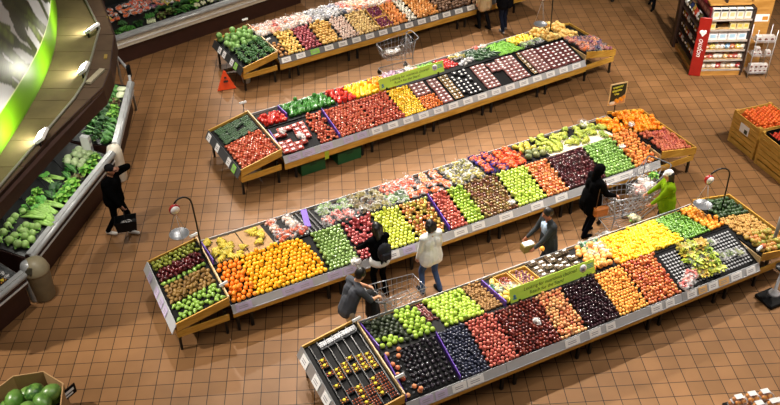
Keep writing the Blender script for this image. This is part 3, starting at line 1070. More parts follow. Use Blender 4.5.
B_GBOX = bag_meshes('bagged_green_fruit', [(30, 92, 56), (50, 124, 78), (226, 222, 210)], .034, 10, GREY_FILM)
B_LET = bag_meshes('bagged_romaine', [(164, 196, 60), (192, 210, 80), (206, 150, 60), (130, 170, 50)], .042, 30, film_mat('thin_film', (240, 240, 236), .1), (.17, .1, .06), 'leaf')

# apple stand, back slope
bags('S3', scatter(1.28, 1.95, 1.0, 1.35, .2, .17), B_TOM, 'bag_of_tomatoes', 'clear bag of tomatoes beside the bananas at the left of the apple stand', 'bag')
bags('S3', scatter(1.25, 1.9, 1.36, 1.82, .22, .2), B_WHT, 'bag_of_roots', 'white bag of roots at the back edge, right of the left bananas', 'bag')
bags('S3', scatter(2.32, 3.0, 1.0, 1.35, .2, .17), B_RON, 'bag_of_radishes', 'clear bag of red radishes right of the lying purple divider', 'bag')
bags('S3', scatter(2.35, 3.05, 1.36, 1.82, .2, .17), B_GRN, 'bag_of_greens', 'clear bag of green leaves at the back edge of the apple stand', 'bag')
bags('S3', scatter(3.05, 3.75, 1.0, 1.82, .2, .18), B_BRN, 'bag_of_salad', 'bag of brownish salad leaves behind the yellow apples', 'bag')
bags('S3', scatter(3.75, 4.15, 1.0, 1.4, .2, .18), B_GRN, 'bag_of_herbs', 'bag of green herbs behind the blushed apples', 'bag')
bags('S3', scatter(3.78, 4.6, 1.42, 1.82, .2, .18), B_PEA, 'bag_of_red_fruit', 'white bag of red fruit at the back edge behind the hoodie', 'bag')
bags('S3', scatter(4.2, 5.15, 1.0, 1.4, .22, .14), B_CAR, 'bag_of_carrots', 'white tied bag of orange carrots behind the coral apples', 'bag', tilt=.1)
bags('S3', scatter(4.65, 5.2, 1.42, 1.82, .22, .16), B_CAR, 'bag_of_baby_carrots', 'bag of short orange carrots at the back edge', 'bag', tilt=.1)
bags('S3', scatter(5.2, 5.95, 1.0, 1.82, .2, .18), B_YEL, 'bag_of_lemons', 'white bag of yellow green lemons behind the russet apples', 'bag')
bags('S3', scatter(5.98, 6.5, 1.0, 1.82, .2, .19), B_NET, 'net_of_oranges', 'purple net of oranges at the middle of the apple stand', 'net bag')
bags('S3', scatter(6.5, 7.0, 1.0, 1.82, .2, .19), B_NETO, 'net_of_clementines', 'orange net of clementines right of the purple nets', 'net bag')

kind('striped_melon', 'oval', .07, [(116, 128, 84), (150, 150, 92), (96, 110, 70)], .5, .5)
kind('papaya', 'pear', .06, [(206, 186, 60), (176, 176, 64), (220, 200, 90)], .45, .4)
fill('S3', 7.02, 7.5, 1.05, 1.4, 'striped_melon', 'grey green melon behind the gala apples', 'melon')
fill('S3', 7.05, 7.5, 1.42, 1.8, 'papaya', 'yellow green papaya at the back edge of the apple stand', 'papaya')


def banana_mesh(n, green):
    m = MB()
    for k in range(n):
        a = (k - (n - 1) / 2) * .33
        pts = []
        for i in range(6):
            f = i / 5
            x = .155 * f + .015
            pts.append(Vector((x * math.cos(a), x * math.sin(a), .02 + .055 * math.sin(f * PI * .9) - .012 * f)))
        m.tube(pts, [.008, .017, .02, .02, .016, .006], 0, 6)
    m.ball((0, 0, .03), .018, 1, 6, 4)
    return m.mesh('banana_bunch', [fruit_mat('banana_green' if green else 'banana_yellow', [(158, 170, 52), (180, 184, 66), (124, 148, 44)] if green else [(206, 180, 50), (220, 196, 72), (176, 168, 56)], .45, .3, 8), mat('banana_tip', (84, 90, 34), .7)])


BY = [banana_mesh(n, False) for n in (5, 6, 4)]
BG = [banana_mesh(n, True) for n in (5, 6, 7)]


def lay(name, st, s0, s1, t0, t1, m, label, cat, th=.012, lift=.0):
    """sheet lying on the tray slope"""
    b = MB()
    b.slab([W(st, s0, t0, Hs(st, t0) + th + lift), W(st, s1, t0, Hs(st, t0) + th + lift), W(st, s1, t1, Hs(st, t1) + th + lift), W(st, s0, t1, Hs(st, t1) + th + lift)], th * .95)
    return tag(b.build(name, m), label, cat)


def bunches(st, spots, ms, label, lift=.012):
    for s, t in spots:
        o = obj('banana_bunch', random.choice(ms), None, W(st, s, t, Hs(st, t) + lift))
        o.rotation_euler = (uni(-.1, .1), uni(-.1, .1), uni(0, 6.28))
        k = uni(.9, 1.1)
        o.scale = (k, k, k)
        tag(o, label, 'bananas', label)


lay('cardboard_sheet', 'S3', .1, .72, .96, 1.84, M_CARDBOARD, 'left of two brown cardboard sheets under the yellow bananas', 'cardboard')
lay('cardboard_sheet', 'S3', .74, 1.24, .96, 1.84, M_CARDBOARD, 'right of two brown cardboard sheets under the yellow bananas', 'cardboard')
bunches('S3', [(.2, 1.3), (.3, 1.55), (.17, 1.62), (.4, 1.15), (.5, 1.02), (.3, 1.02), (.62, 1.1), (.1 + .05, 1.08), (.25, 1.2), (.38, 1.08), (.55, 1.12), (.2, 1.14), (.46, 1.26), (.12, 1.24), (.34, 1.36), (.22, 1.7), (.3, 1.64), (.95, 1.55), (1.08, 1.62), (1.0, 1.7), (1.1, 1.25), (1.16, 1.38), (1.05, 1.1), (.4, 1.42)], BY, 'yellow banana bunch on the brown cardboard at the left of the apple stand')
lay('paper_sheet', 'S3', 7.55, 8.4, .98, 1.5, M_PAPER, 'left of two pale paper sheets under the green bananas', 'paper')
lay('paper_sheet', 'S3', 8.42, 9.25, .98, 1.5, M_PAPER, 'right of two pale paper sheets under the green bananas', 'paper')
bunches('S3', scatter(7.5, 9.28, 1.3, 1.84, .155, .14, .95) + scatter(7.55, 9.2, 1.0, 1.3, .24, .18, .6) + [(7.7, 1.2), (7.9, 1.3), (8.2, 1.12), (8.7, 1.2), (8.95, 1.25), (9.1, 1.1), (8.5, 1.3), (9.15, 1.32), (7.66, 1.08), (7.75, 1.33)], BG, 'green yellow banana bunch on the pale paper of the apple stand')

# nearest stand, back slope extras
bags('S4', [(2.52, 1.48), (2.6, 1.42)], B_GBOX, 'bag_of_limes', 'small green bag beside the yellow quinces', 'bag')
bags('S4', scatter(4.55, 5.0, 1.3, 1.85, .17, .15), B_GBOX, 'bag_of_green_fruit', 'dark green and white bag between grapefruit and lemons', 'bag')
bags('S4', scatter(6.08, 6.62, .1, .8, .18, .14, 1), B_LET, 'bag_of_romaine', 'bag of yellow green romaine on the white cup tray', 'bag', tilt=.12)
bags('S4', [(5.82, .16), (5.7, .1), (5.95, .24)], B_RON, 'bag_of_grapes', 'small bag of red grapes at the lip of the white cup tray', 'bag')
bags('S4', [(6.75, .38), (6.95, .35), (7.12, .3), (6.75, .68)], bag_meshes('bagged_herb', [(120, 140, 80), (90, 110, 60), (160, 160, 110)], .025, 12, M_FILM, shape='leaf'), 'bag_of_dried_herbs', 'clear bag of herbs lying right of the romaine bags', 'bag')


def open_box(name, st, s0, s1, t0, t1, m, label, cat='box', h=.09, wall=.014):
    b = MB()
    hz = lambda t: Hs(st, t)
    P = lambda s, t, z: W(st, s, t, hz(t) + z)
    b.slab([P(s0, t0, .012), P(s1, t0, .012), P(s1, t1, .012), P(s0, t1, .012)], .01)
    for a, q in (((s0, t0), (s1, t0)), ((s1, t0), (s1, t1)), ((s1, t1), (s0, t1)), ((s0, t1), (s0, t0))):
        A_, B_ = P(*a, 0.002), P(*q, 0.002)
        n = (B_ - A_).cross(Vector((0, 0, 1))).normalized() * -wall
        up = Vector((0, 0, h))
        vs = [A_, B_, B_ + up, A_ + up, A_ + n, B_ + n, B_ + n + up, A_ + n + up]
        b.add(vs, [(0, 1, 2, 3), (7, 6, 5, 4), (3, 2, 6, 7), (1, 0, 4, 5), (1, 5, 6, 2), (0, 3, 7, 4)])
    return tag(b.build(name, m), label, cat)


open_box('wooden_box', 'S4', 2.66, 2.95, 1.0, 1.75, M_CRATE, 'wooden box of dates and lettuce at the left end of the green sign')
open_box('wooden_box', 'S4', 2.98, 3.35, 1.0, 1.75, M_CRATE, 'wooden box of figs behind the left half of the green sign')
kind('date', 'oval', .022, [(110, 44, 34), (150, 60, 44), (84, 34, 28)], .3, .3)
kind('fig', 'round', .026, [(118, 70, 84), (150, 104, 110), (92, 54, 62)], .5, .3)
fill('S4', 2.69, 2.92, 1.45, 1.72, 'date', 'dark red date in the wooden box left of the sign', 'date')
fill('S4', 3.01, 3.32, 1.04, 1.72, 'fig', 'dusky purple fig in the wooden box behind the sign', 'fig', sp=.062)
bags('S4', scatter(2.69, 2.92, 1.04, 1.42, .15, .15), B_GRN, 'bag_of_lettuce', 'bag of bright lettuce in the wooden box left of the sign', 'bag')


def pack_mesh(key, cols, lx, ly, lz, style='lid', base=M_BLACK, labelm=M_CARD):
    """clear punnet: tray, fruit heap inside, clear lid, printed label"""
    m = MB()
    m.add([(-lx * .42, -ly * .42, 0), (lx * .42, -ly * .42, 0), (lx * .42, ly * .42, 0), (-lx * .42, ly * .42, 0), (-lx / 2, -ly / 2, lz * .55), (lx / 2, -ly / 2, lz * .55), (lx / 2, ly / 2, lz * .55), (-lx / 2, ly / 2, lz * .55)],
          [(3, 2, 1, 0), (4, 5, 6, 7), (0, 1, 5, 4), (1, 2, 6, 5), (2, 3, 7, 6), (3, 0, 4, 7)], 1)
    r = min(lx, ly) * .17
    nx, ny = max(2, int(lx / (2.1 * r))), max(2, int(ly / (2.1 * r)))
    for i in range(nx):
        for j in range(ny):
            m.ball(((i + .5) / nx * lx - lx / 2, (j + .5) / ny * ly - ly / 2, lz * .6), r, 0, 6, 4, (1, 1, lz * .35 / r * .9 if style != 'flat' else .5))
    if style == 'lid':
        m.box((0, -ly * .08, lz * 1.0), (lx * .42, ly * .34, .003), 2)
    elif style == 'white':
        m.box((0, 0, lz * 1.0), (lx * .46, ly * .4, .003), 2)
    elif style == 'dot':
        m.lathe([(min(lx, ly) * .27, lz * .98), (min(lx, ly) * .27, lz * 1.0)], (0, 0, 0), 2, 10)
    return m.mesh('punnet', [fruit_mat(key, cols, .3, .3, 14), base, labelm])


def packs(st, s0, s1, t0, t1, me, lx, ly, name, label, cat='punnet', keep=1.0, end=0, gx=1.03, gy=1.04, jit=.01, rz=0.0, stack=0.0, lz=.06, mask=None):
    for i in range(max(1, int((s1 - s0) / (lx * gx)))):
        for j in range(max(1, int((t1 - t0) / (ly * gy)))):
            if rnd() > keep:
                continue
            s, t = s0 + (i + .5) * lx * gx, t0 + (j + .5) * ly * gy
            if mask and not mask(s, t):
                continue
            p = stand_h(st, s + uni(-jit, jit), t + uni(-jit, jit), end)
            o = obj(name, me, None, p + Vector((0, 0, .006)))
            sl = slope_rot(st, t) if not end else 0
            ey = 0 if not end else (-end) * -math.atan2(EZ1 - EZ0, ELN)
            o.rotation_mode = 'QUATERNION'
            o.rotation_quaternion = (Matrix.Rotation(ROT(st), 3, 'Z') @ Matrix.Rotation(ey, 3, 'Y') @ Matrix.Rotation(sl, 3, 'X') @ Matrix.Rotation(rz + uni(-.06, .06), 3, 'Z')).to_quaternion()
            tag(o, label, cat, label)
            if rnd() < stack:
                q = obj(name, me, None, p + Vector((0, 0, .008 + lz)))
                q.rotation_mode = 'QUATERNION'
                q.rotation_quaternion = o.rotation_quaternion
                tag(q, label, cat, label)


RED_T = [(200, 60, 44), (220, 90, 60)]
P_TOM = pack_mesh('packed_tomato', RED_T, .16, .12, .08, 'lid', mat('red_tray', (150, 50, 40), .3))
P_TRAY = pack_mesh('packed_date', [(170, 60, 40), (206, 150, 40), (110, 40, 30)], .13, .1, .05, 'dot', M_BLACK, mat('yellow_label', (226, 206, 48), .5))
P_STRAW = pack_mesh('packed_berry', [(160, 56, 34), (196, 130, 40), (96, 34, 26)], .14, .11, .06, 'dot', M_BLACK, mat('yellow_label', (226, 206, 48), .5))
P_STRAW2 = pack_mesh('packed_red_berry', [(150, 50, 36), (176, 84, 40), (110, 40, 30)], .14, .11, .06, 'none', M_BLACK)
P_LID = pack_mesh('packed_empty', [(190, 192, 196), (150, 152, 158)], .13, .1, .05, 'flat', M_RAIL)
M_TRAYC = mat('rosy_tray', (128, 84, 82), .3)
P_RASP = pack_mesh('packed_raspberry', [(150, 62, 66), (186, 116, 110), (206, 170, 164)], .13, .1, .06, 'lid', M_TRAYC)
P_PINK = pack_mesh('packed_pink_berry', [(176, 110, 106), (206, 160, 150), (140, 70, 74)], .13, .1, .06, 'lid', M_TRAYC)
P_CREAM = pack_mesh('packed_gooseberry', [(224, 176, 96), (236, 206, 150), (200, 140, 70)], .13, .1, .055, 'dot')
P_BLK = pack_mesh('packed_blackberry', [(26, 26, 34), (50, 44, 56)], .13, .1, .055, 'dot')
P_STRB = pack_mesh('packed_strawberry', [(122, 44, 46), (148, 60, 60), (96, 36, 42)], .15, .11, .08, 'white', M_TRAYC)
P_HERB = pack_mesh('packed_herb', [(44, 84, 40), (66, 108, 54), (34, 62, 32)], .2, .13, .06, 'flat', mat('green_tray', (40, 70, 40), .5))
P_MUSH = pack_mesh('packed_mushroom', [(128, 104, 78), (150, 126, 96), (96, 78, 60)], .17, .12, .08, 'lid', mat('brown_tray', (84, 70, 56), .4))

# tomato stand packs
packs('S2', .05, .95, .04, .88, P_TOM, .16, .12, 'tomato_punnet', 'clear punnet of tomatoes on black tray, left front of second stand', keep=.62)
packs('S2', 3.75, 4.24, .48, .9, P_PINK, .13, .1, 'pink_berry_punnet', 'punnet of pale pink berries right of the yellow tomatoes')
packs('S2', 4.24, 4.56, .04, .9, P_RASP, .13, .1, 'raspberry_punnet', 'punnet of raspberries left of the cream gooseberry row')
packs('S2', 4.56, 4.84, .04, .9, P_CREAM, .13, .1, 'gooseberry_punnet', 'punnet of cream gooseberries in a double row')
packs('S2', 4.84, 5.5, .04, .9, P_BLK, .13, .1, 'blackberry_punnet', 'black punnet of blackberries with round white label', keep=.85)
packs('S2', 5.52, 5.95, .04, .9, P_PINK, .13, .1, 'currant_punnet', 'punnet of pink currants left of the empty black gap')
packs('S2', 5.97, 6.4, .5, .9, P_RASP, .13, .1, 'red_currant_punnet', 'punnet of red currants above the empty black gap')
packs('S2', 6.28, 6.9, .04, .9, P_RASP, .13, .1, 'mixed_berry_punnet', 'punnet of mixed red berries right of the empty black gap')
packs('S2', 6.92, 7.06, .04, .9, P_CREAM, .13, .1, 'physalis_punnet', 'punnet of yellow physalis in a single row')
packs('S2', 7.08, 7.5, .04, .9, P_PINK, .13, .1, 'cherry_punnet', 'punnet of dull pink cherries left of the strawberries')
packs('S2', 7.5, 8.5, .02, .92, P_STRB, .15, .11, 'strawberry_punnet', 'white labelled strawberry punnet at the right end of the second stand')
packs('S2', .05, .9, 1.1, 1.82, P_HERB, .2, .13, 'herb_punnet', 'green herb punnet on the left end tray of the second stand', end=-1, keep=.88, rz=.3)
bags('S2', scatter(3.5, 4.15, 1.25, 1.82, .18, .17), B_ONI, 'net_of_onions', 'violet net of onions right of the orange peppers', 'net bag')
bags('S2', scatter(4.15, 4.5, 1.25, 1.82, .18, .17), B_WHT, 'bag_of_garlic', 'white bag of garlic behind the green sign of the second stand', 'bag')
bags('S2', scatter(5.4, 5.95, 1.0, 1.4, .2, .2), B_BLU, 'bag_of_beetroot', 'dark bag of beetroot right of the chilies', 'bag')
bags('S2', scatter(5.45, 5.9, 1.45, 1.82, .2, .2), B_YEL, 'bag_of_peppers', 'bag of yellow peppers at the back edge, right of the chilies', 'bag')
bags('S2', scatter(6.3, 6.7, 1.75, 1.86, .2, .1), B_WHT, 'bag_of_sprouts', 'white bag of sprouts at the back edge of the second stand', 'bag')
bags('S2', scatter(7.3, 7.95, .98, 1.28, .2, .16), B_GRN, 'bag_of_peas', 'bag of green peas in front of the yellow squash', 'bag')
bags('S2', scatter(.06, .98, .08, .95, .16, .16), B_MIX, 'bag_of_mixed_fruit', 'orange and purple bag of fruit on the right end tray', 'bag', end=1)

# nearest stand: strawberry tubs on the left end tray, columns divided by black strips
for c in range(7):
    b = MB()
    x = .06 + c * .135
    b.slab([end_pos('S4', -1, x - .008, .05, .045), end_pos('S4', -1, x + .008, .05, .045), end_pos('S4', -1, x + .008, 1.8, .045), end_pos('S4', -1, x - .008, 1.8, .045)][::-1], .04, 0, Vector((0, 0, 1)))
    tag(b.build('tray_strip', mat('black_strip', (26, 26, 28), .35)), 'thin black divider strip between tub columns on the silver railed tray', 'divider', 'black strips of the tub tray')
for c in range(6):
    x0 = .07 + c * .135
    lab = 'yellow topped strawberry tub on the silver railed end tray'
    packs('S4', x0, x0 + .13, .06, .7, P_STRAW if c % 2 else P_STRAW2, .115, .11, 'strawberry_tub', lab if c % 2 else 'reddish strawberry tub with little yellow on the silver railed end tray', end=-1, keep=.85, gx=1.0, gy=1.02)
    packs('S4', x0, x0 + .13, .74 + .05 * c * (c < 4), 1.12 + .05 * c * (c < 4), P_TRAY, .115, .09, 'date_tub', 'small yellow dotted tub in the middle of the silver railed tray', end=-1, keep=.85 if c < 5 else .3, gx=1.0)
    packs('S4', x0, x0 + .13, 1.62, 1.78, P_LID, .115, .1, 'clear_lid_tub', 'silver lidded tub at the back of the silver railed tray', end=-1, keep=.95, gx=1.0, stack=.3)
packs('S4', .07 + .135 * 5, .07 + .135 * 6, 1.22, 1.5, P_STRAW, .115, .1, 'strawberry_tub', 'yellow topped strawberry tub on the silver railed end tray', end=-1, gx=1)
packs('S4', 3.4, 4.28, 1.02, 1.82, P_MUSH, .17, .12, 'mushroom_punnet', 'punnet of brown mushrooms behind the green sign', stack=.35, lz=.07, keep=.95)

# cup trays
def cup_tray(st, s0, s1, t0, t1, m, cupm, label, sp=.066):
    root = None
    b = MB()
    b.slab([W(st, s0, t0, Hs(st, t0) + .012), W(st, s1, t0, Hs(st, t0) + .012), W(st, s1, t1, Hs(st, t1) + .012), W(st, s0, t1, Hs(st, t1) + .012)], .01)
    for s, t, i, j in grid(s0 + .02, s1 - .02, t0 + .02, t1 - .02, sp, True):
        c = W(st, s, t, Hs(st, t) + .012)
        b.lathe([(.02, 0), (.024, .014), (.018, .016), (.01, .004)], c, 1, 8)
    return tag(b.build('cup_tray', [m, cupm]), label, 'tray')


M_CUP = mat('white_cup', (164, 164, 168), .35)
M_DCUP = mat('dark_cup', (52, 52, 58), .3)
cup_tray('S4', 5.6, 6.45, .05, .82, M_BLACK, M_CUP, 'left black tray of empty white cups under the romaine bags')
cup_tray('S4', 6.47, 7.32, .05, .82, M_BLACK, M_CUP, 'right black tray of empty white cups at the corner of the nearest stand')
cup_tray('S4', .05, .98, .05, .84, M_BLACK, M_DCUP, 'black cup tray under the loose plums and peaches', .088)

# potato stand, back slope and kale
bags('S1', scatter(-.05, 1.6, 1.0, 1.82, .22, .2), B_WHT, 'bag_of_parsnips', 'white and red bag behind the yellow and red potatoes', 'bag')
bags('S1', scatter(1.6, 2.6, .98, 1.82, .22, .2), B_BLU, 'bag_of_turnips', 'blue and white bag behind the golden potatoes', 'bag')
bags('S1', scatter(2.6, 4.6, .98, 1.82, .24, .2), B_WHT, 'bag_of_shallots', 'white bag behind the garlic and onions', 'bag')
open_box('wooden_box', 'S1', 3.1, 3.54, .03, .44, M_CRATE, 'front wooden box of red onions on the farthest stand', h=.07)
open_box('wooden_box', 'S1', 3.1, 3.54, .46, .9, M_CRATE, 'rear wooden box of red onions on the farthest stand', h=.07)


def leafy(kind_, n, r, mats, seed, dark=0):
    random.seed(seed)
    m = MB()
    if kind_ == 'broccoli':
        m.tube([(0, 0, 0), (0, 0, r * .7)], [r * .3, r * .4], 1, 7)
        for k in range(n):
            a, q = uni(0, 6.28), math.sqrt(rnd())
            m.ball((math.cos(a) * r * .75 * q, math.sin(a) * r * .75 * q, r * (1.0 - .35 * q * q)), r * uni(.24, .34), 0, 6, 4)
        for k in range(5):
            a = k * 1.26
            m.leaf((0, 0, r * .2), (math.cos(a), math.sin(a), .5), (0, 0, 1), r * 1.2, r * .6, 1, .3)
    elif kind_ == 'lettuce':
        m.ball((0, 0, r * .55), r * .55, 1, 8, 6)
        for k in range(n):
            a = k * 2.4
            e = .2 + 1.1 * k / n
            m.leaf((0, 0, r * .1), (math.cos(a) * math.cos(e), math.sin(a) * math.cos(e), math.sin(e)), (0, 0, 1), r * 1.25, r * 1.1, k % 2, .5)
    elif kind_ == 'celery':
        for k in range(n):
            a = uni(-.12, .12)
            y = uni(-.35, .35) * r
            m.tube([(-r * 1.6, y * .5, r * .3), (0, y, r * .35 + uni(0, .2) * r), (r * 1.3, y * 1.5 + a * r, r * .4)], [r * .14, r * .13, r * .07], 1, 6)
            for q in range(2):
                m.leaf((r * 1.2, y * 1.5, r * .4), (1, uni(-.8, .8), uni(0, .8)), (0, 0, 1), r * .9, r * .45, 0, .3)
    elif kind_ == 'cabbage':
        m.ball((0, 0, r * .9), r * .95, 0, 10, 7, (1, 1, .92))
        for k in range(n):
            a = k * 2.1
            m.leaf((math.cos(a) * r * .3, math.sin(a) * r * .3, 0), (math.cos(a), math.sin(a), .9), (0, 0, 1), r * 1.3, r * 1.1, 1, .5)
    elif kind_ == 'bunch':
        for k in range(n):
            a = uni(-.5, .5)
            m.leaf((-r, uni(-.2, .2) * r, r * .15), (1, a, uni(.05, .6)), (0, 0, 1), r * uni(1.4, 2.2), r * .6, k % 2, .25)
        m.tube([(-r * 1.3, 0, r * .15), (-r * .6, 0, r * .2)], [r * .18, r * .22], 1, 6)
    elif kind_ == 'leek':
        for k in range(n):
            y = (k - n / 2) * r * .3
            m.tube([(-r * 1.5, y, r * .2), (r * .2, y, r * .25)], [r * .16, r * .15], 1, 6)
            for q in range(3):
                m.leaf((r * .2, y, r * .25), (1, uni(-.5, .5), uni(0, .5)), (0, 0, 1), r * 1.6, r * .3, 0, .15)
    me = m.mesh(kind_, mats)
    return me


def g2(name, a, b):
    return [fruit_mat(name, a, .5, .4, 16), fruit_mat(name + '_heart', b, .5, .3, 12)]


G_BROC = g2('broccoli', [(44, 84, 40), (62, 108, 52), (34, 66, 34)], [(130, 164, 88), (110, 150, 74)])
G_LET = g2('lettuce', [(70, 140, 40), (104, 172, 54), (50, 108, 34)], [(130, 184, 70), (150, 196, 84)])
G_CEL = g2('celery', [(86, 160, 56), (110, 180, 70)], [(166, 208, 110), (150, 196, 92)])
G_CAB = g2('pale_cabbage', [(186, 206, 150), (204, 220, 172), (166, 192, 130)], [(120, 168, 84), (140, 184, 100)])
G_KALE = g2('kale', [(30, 66, 30), (48, 92, 40), (24, 50, 28)], [(70, 116, 56), (50, 90, 44)])
G_HERB = g2('herb', [(54, 120, 44), (78, 150, 58), (44, 96, 40)], [(100, 160, 70), (84, 140, 60)])
G_REDL = g2('red_leaf', [(92, 40, 44), (70, 96, 44), (116, 54, 50)], [(120, 150, 70), (80, 60, 40)])
G_CAUL = g2('cauliflower', [(232, 228, 196), (222, 216, 178)], [(126, 168, 84), (146, 184, 100)])
LF = {
    'broccoli_head': [leafy('broccoli', 22, .1, G_BROC, s) for s in (1, 2)],
    'lettuce_head': [leafy('lettuce', 15, .15, G_LET, s) for s in (3, 4)],
    'celery_bunch': [leafy('celery', 8, .15, G_CEL, s) for s in (5, 6)],
    'cabbage_head': [leafy('cabbage', 4, .085, G_CAB, s) for s in (7, 8)],
    'kale_bunch': [leafy('bunch', 16, .15, G_KALE, s) for s in (9, 10)],
    'herb_bunch': [leafy('bunch', 18, .13, G_HERB, s) for s in (11, 12)],
    'red_lettuce_head': [leafy('lettuce', 14, .14, G_REDL, s) for s in (13, 14)],
    'cauliflower_head': [leafy('broccoli', 20, .1, G_CAUL, s) for s in (15, 16)],
    'leek_bunch': [leafy('leek', 5, .14, g2('leek', [(60, 120, 50), (90, 150, 70)], [(214, 224, 176), (226, 232, 196)]), s) for s in (17, 18)],
    'spinach_bunch': [leafy('bunch', 20, .14, g2('spinach', [(40, 100, 36), (60, 130, 48)], [(110, 160, 80), (80, 130, 60)]), s) for s in (19, 20)],
    'pale_cabbage_head': [leafy('cabbage', 5, .08, g2('pale_green', [(150, 188, 100), (170, 202, 122)], [(120, 176, 76), (140, 190, 92)]), s) for s in (21, 22)],
}
random.seed(21)


def place_leafy(name, p, label, cat, rz=None, k=1.0):
    o = obj(name, random.choice(LF[name]), None, p)
    o.rotation_euler = (uni(-.15, .15), uni(-.15, .15), uni(0, 6.28) if rz is None else rz)
    k *= uni(.88, 1.15)
    o.scale = (k, k, k)
    return tag(o, label, cat, label)


for i in range(4):
    for j in range(5):
        place_leafy('broccoli_head', end_pos('S1', -1, .14 + i * .21 + uni(-.03, .03), .14 + j * .19 + uni(-.03, .03), .004), 'dark green broccoli head on the left end tray of the farthest stand', 'broccoli')

# ------------------------------------------------------------------ dividers, price cards, signs


def divider(st, s, t0, t1, label, h=.1, s2=None, m=M_PURPLE, th=.009):
    b = MB()
    s2 = s if s2 is None else s2
    pts = [t0, t1]
    rt = RIDGE[st][0]
    if t0 < rt < t1:
        pts = [t0, rt, t1]
    for a, q in zip(pts[:-1], pts[1:]):
        fa = s + (s2 - s) * (a - t0) / (t1 - t0)
        fq = s + (s2 - s) * (q - t0) / (t1 - t0)
        A_, B_ = W(st, fa, a, Hs(st, a) + .002), W(st, fq, q, Hs(st, q) + .002)
        n = (B_ - A_).cross(Vector((0, 0, 1))).normalized() * th
        up = Vector((0, 0, h))
        vs = [A_ - n, B_ - n, B_ - n + up, A_ - n + up, A_ + n, B_ + n, B_ + n + up, A_ + n + up]
        b.add(vs, [(3, 2, 1, 0), (4, 5, 6, 7), (2, 3, 7, 6), (0, 1, 5, 4), (1, 2, 6, 5), (3, 0, 4, 7)])
    return tag(b.build('purple_divider', m), label, 'divider')


divider('S4', 1.01, .04, .86, 'purple divider between black plums and blue plums', .1)
divider('S4', .03, .04, .8, 'purple divider at the front left corner of the nearest stand', .13)
divider('S4', .03, 1.0, 1.75, 'purple divider at the left edge beside the dark avocados', .13)
divider('S4', 2.43, .95, 1.75, 'purple divider between kiwis and quinces left of the green sign', .12)
divider('S3', .03, .95, 1.7, 'purple divider at the foot of the hanging scale pole', .13)
divider('S3', 4.49, .04, .92, 'purple divider between blushed and coral apples', .1)
divider('S3', 1.98, 1.15, 1.82, 'broad purple divider beside the black gap behind the green apples', .07, 2.16, th=.06)
divider('S2', 1.43, .04, .9, 'purple divider standing among the red tomatoes', .11)
divider('S2', .03, .3, .75, 'purple divider at the left corner of the second stand', .12)
divider('S2', .66, 1.15, 1.75, 'purple divider between red and green bell peppers', .13, .7)


def black_strips(st, s0, s1, t0, t1, n, label):
    for k in range(n):
        s = s0 + (s1 - s0) * k / max(1, n - 1)
        b = MB()
        b.slab([W(st, s - .015, t0, Hs(st, t0) + .035), W(st, s + .015, t0, Hs(st, t0) + .035), W(st, s + .015, t1, Hs(st, t1) + .035), W(st, s - .015, t1, Hs(st, t1) + .035)], .034)
        tag(b.build('tray_strip', mat('black_strip', (26, 26, 28), .35)), label, 'divider', label)


black_strips('S3', 1.9, 2.25, .95, 1.8, 5, 'black strip in the emptied gap behind the green apples')


def price_card(st, s, wd, m, hh=.16, end=0, label=None, group=None, t=None):
    """card lying on the sloped front rail"""
    b = MB()
    if not end:
        f = lambda x, k: W(st, s + x, -.07 + .07 * k - .014, .54 + (Z_FRONT + .03 - .54) * k + .007)
    else:
        f = lambda x, k: end_pos(st, end, ELN + .1 - .1 * k + .016, t + x * (1 if end < 0 else -1)) + Vector((0, 0, 0))
        zz = lambda k: EZ0 - .13 + .185 * k + .008

        def f(x, k):
            p = end_pos(st, end, 0, t - x)
            u = STANDS[st][1]
            d = (ELN + .1 - .1 * k + .015) * (-1 if end < 0 else 1)
            q = W(st, (-.02 if end < 0 else STANDS[st][2] + .02) + d, t - x, EZ0 - .13 + .185 * k + .006)
            return q
    k0, k1 = .5 - hh / .2 * .5, .5 + hh / .2 * .5
    quad = [f(-wd / 2, k0), f(wd / 2, k0), f(wd / 2, k1), f(-wd / 2, k1)]
    b.slab(quad, .004)
    for q in (.3, .55):
        ka, kb = k0 + (k1 - k0) * q, k0 + (k1 - k0) * (q + .1)
        n = (quad[1] - quad[0]).cross(quad[3] - quad[0]).normalized() * .0015
        b.add([f(-wd * .32, ka) + n, f(wd * .25, ka) + n, f(wd * .25, kb) + n, f(-wd * .32, kb) + n], [(0, 1, 2, 3)], 1)
    return tag(b.build('price_card', [m, M_INK]), label, 'price card', group or label)


CARDS = {
    'S4': ([(.35, .24, 1), (.62, .22, 1), (.95, .26, 0), (1.25, .3, 0), (3.15, .3, 0), (3.62, .24, 0), (3.95, .2, 0), (4.95, .24, 0), (5.25, .2, 0), (5.75, .22, 0), (6.0, .2, 2), (6.25, .22, 0), (6.5, .24, 2), (6.8, .26, 0), (7.15, .22, 0)]),
    'S3': ([(.22, .3, 1), (1.1, .3, 1), (1.4, .3, 1), (2.0, .3, 1), (2.3, .25, 1), (3.2, .28, 0), (3.55, .26, 1), (4.7, .3, 0), (5.1, .3, 0), (5.75, .32, 0), (6.5, .3, 0), (7.1, .3, 0), (8.35, .42, 0), (8.75, .42, 0), (9.25, .3, 0)]),
    'S2': ([(.25, .3, 1), (.6, .3, 1), (1.05, .3, 1), (1.6, .25, 1), (1.95, .25, 1)] + [(2.35 + k * .42, .27, 0) for k in range(15)]),
    'S1': ([(.2 + k * .42, .26, 0) for k in range(16)]),
}
CN = {'S4': 'nearest', 'S3': 'third', 'S2': 'second', 'S1': 'farthest'}
M_TAN = mat('tan_card', (226, 182, 120), .6)
M_GREENCARD = mat('green_card', (150, 210, 90), .6)
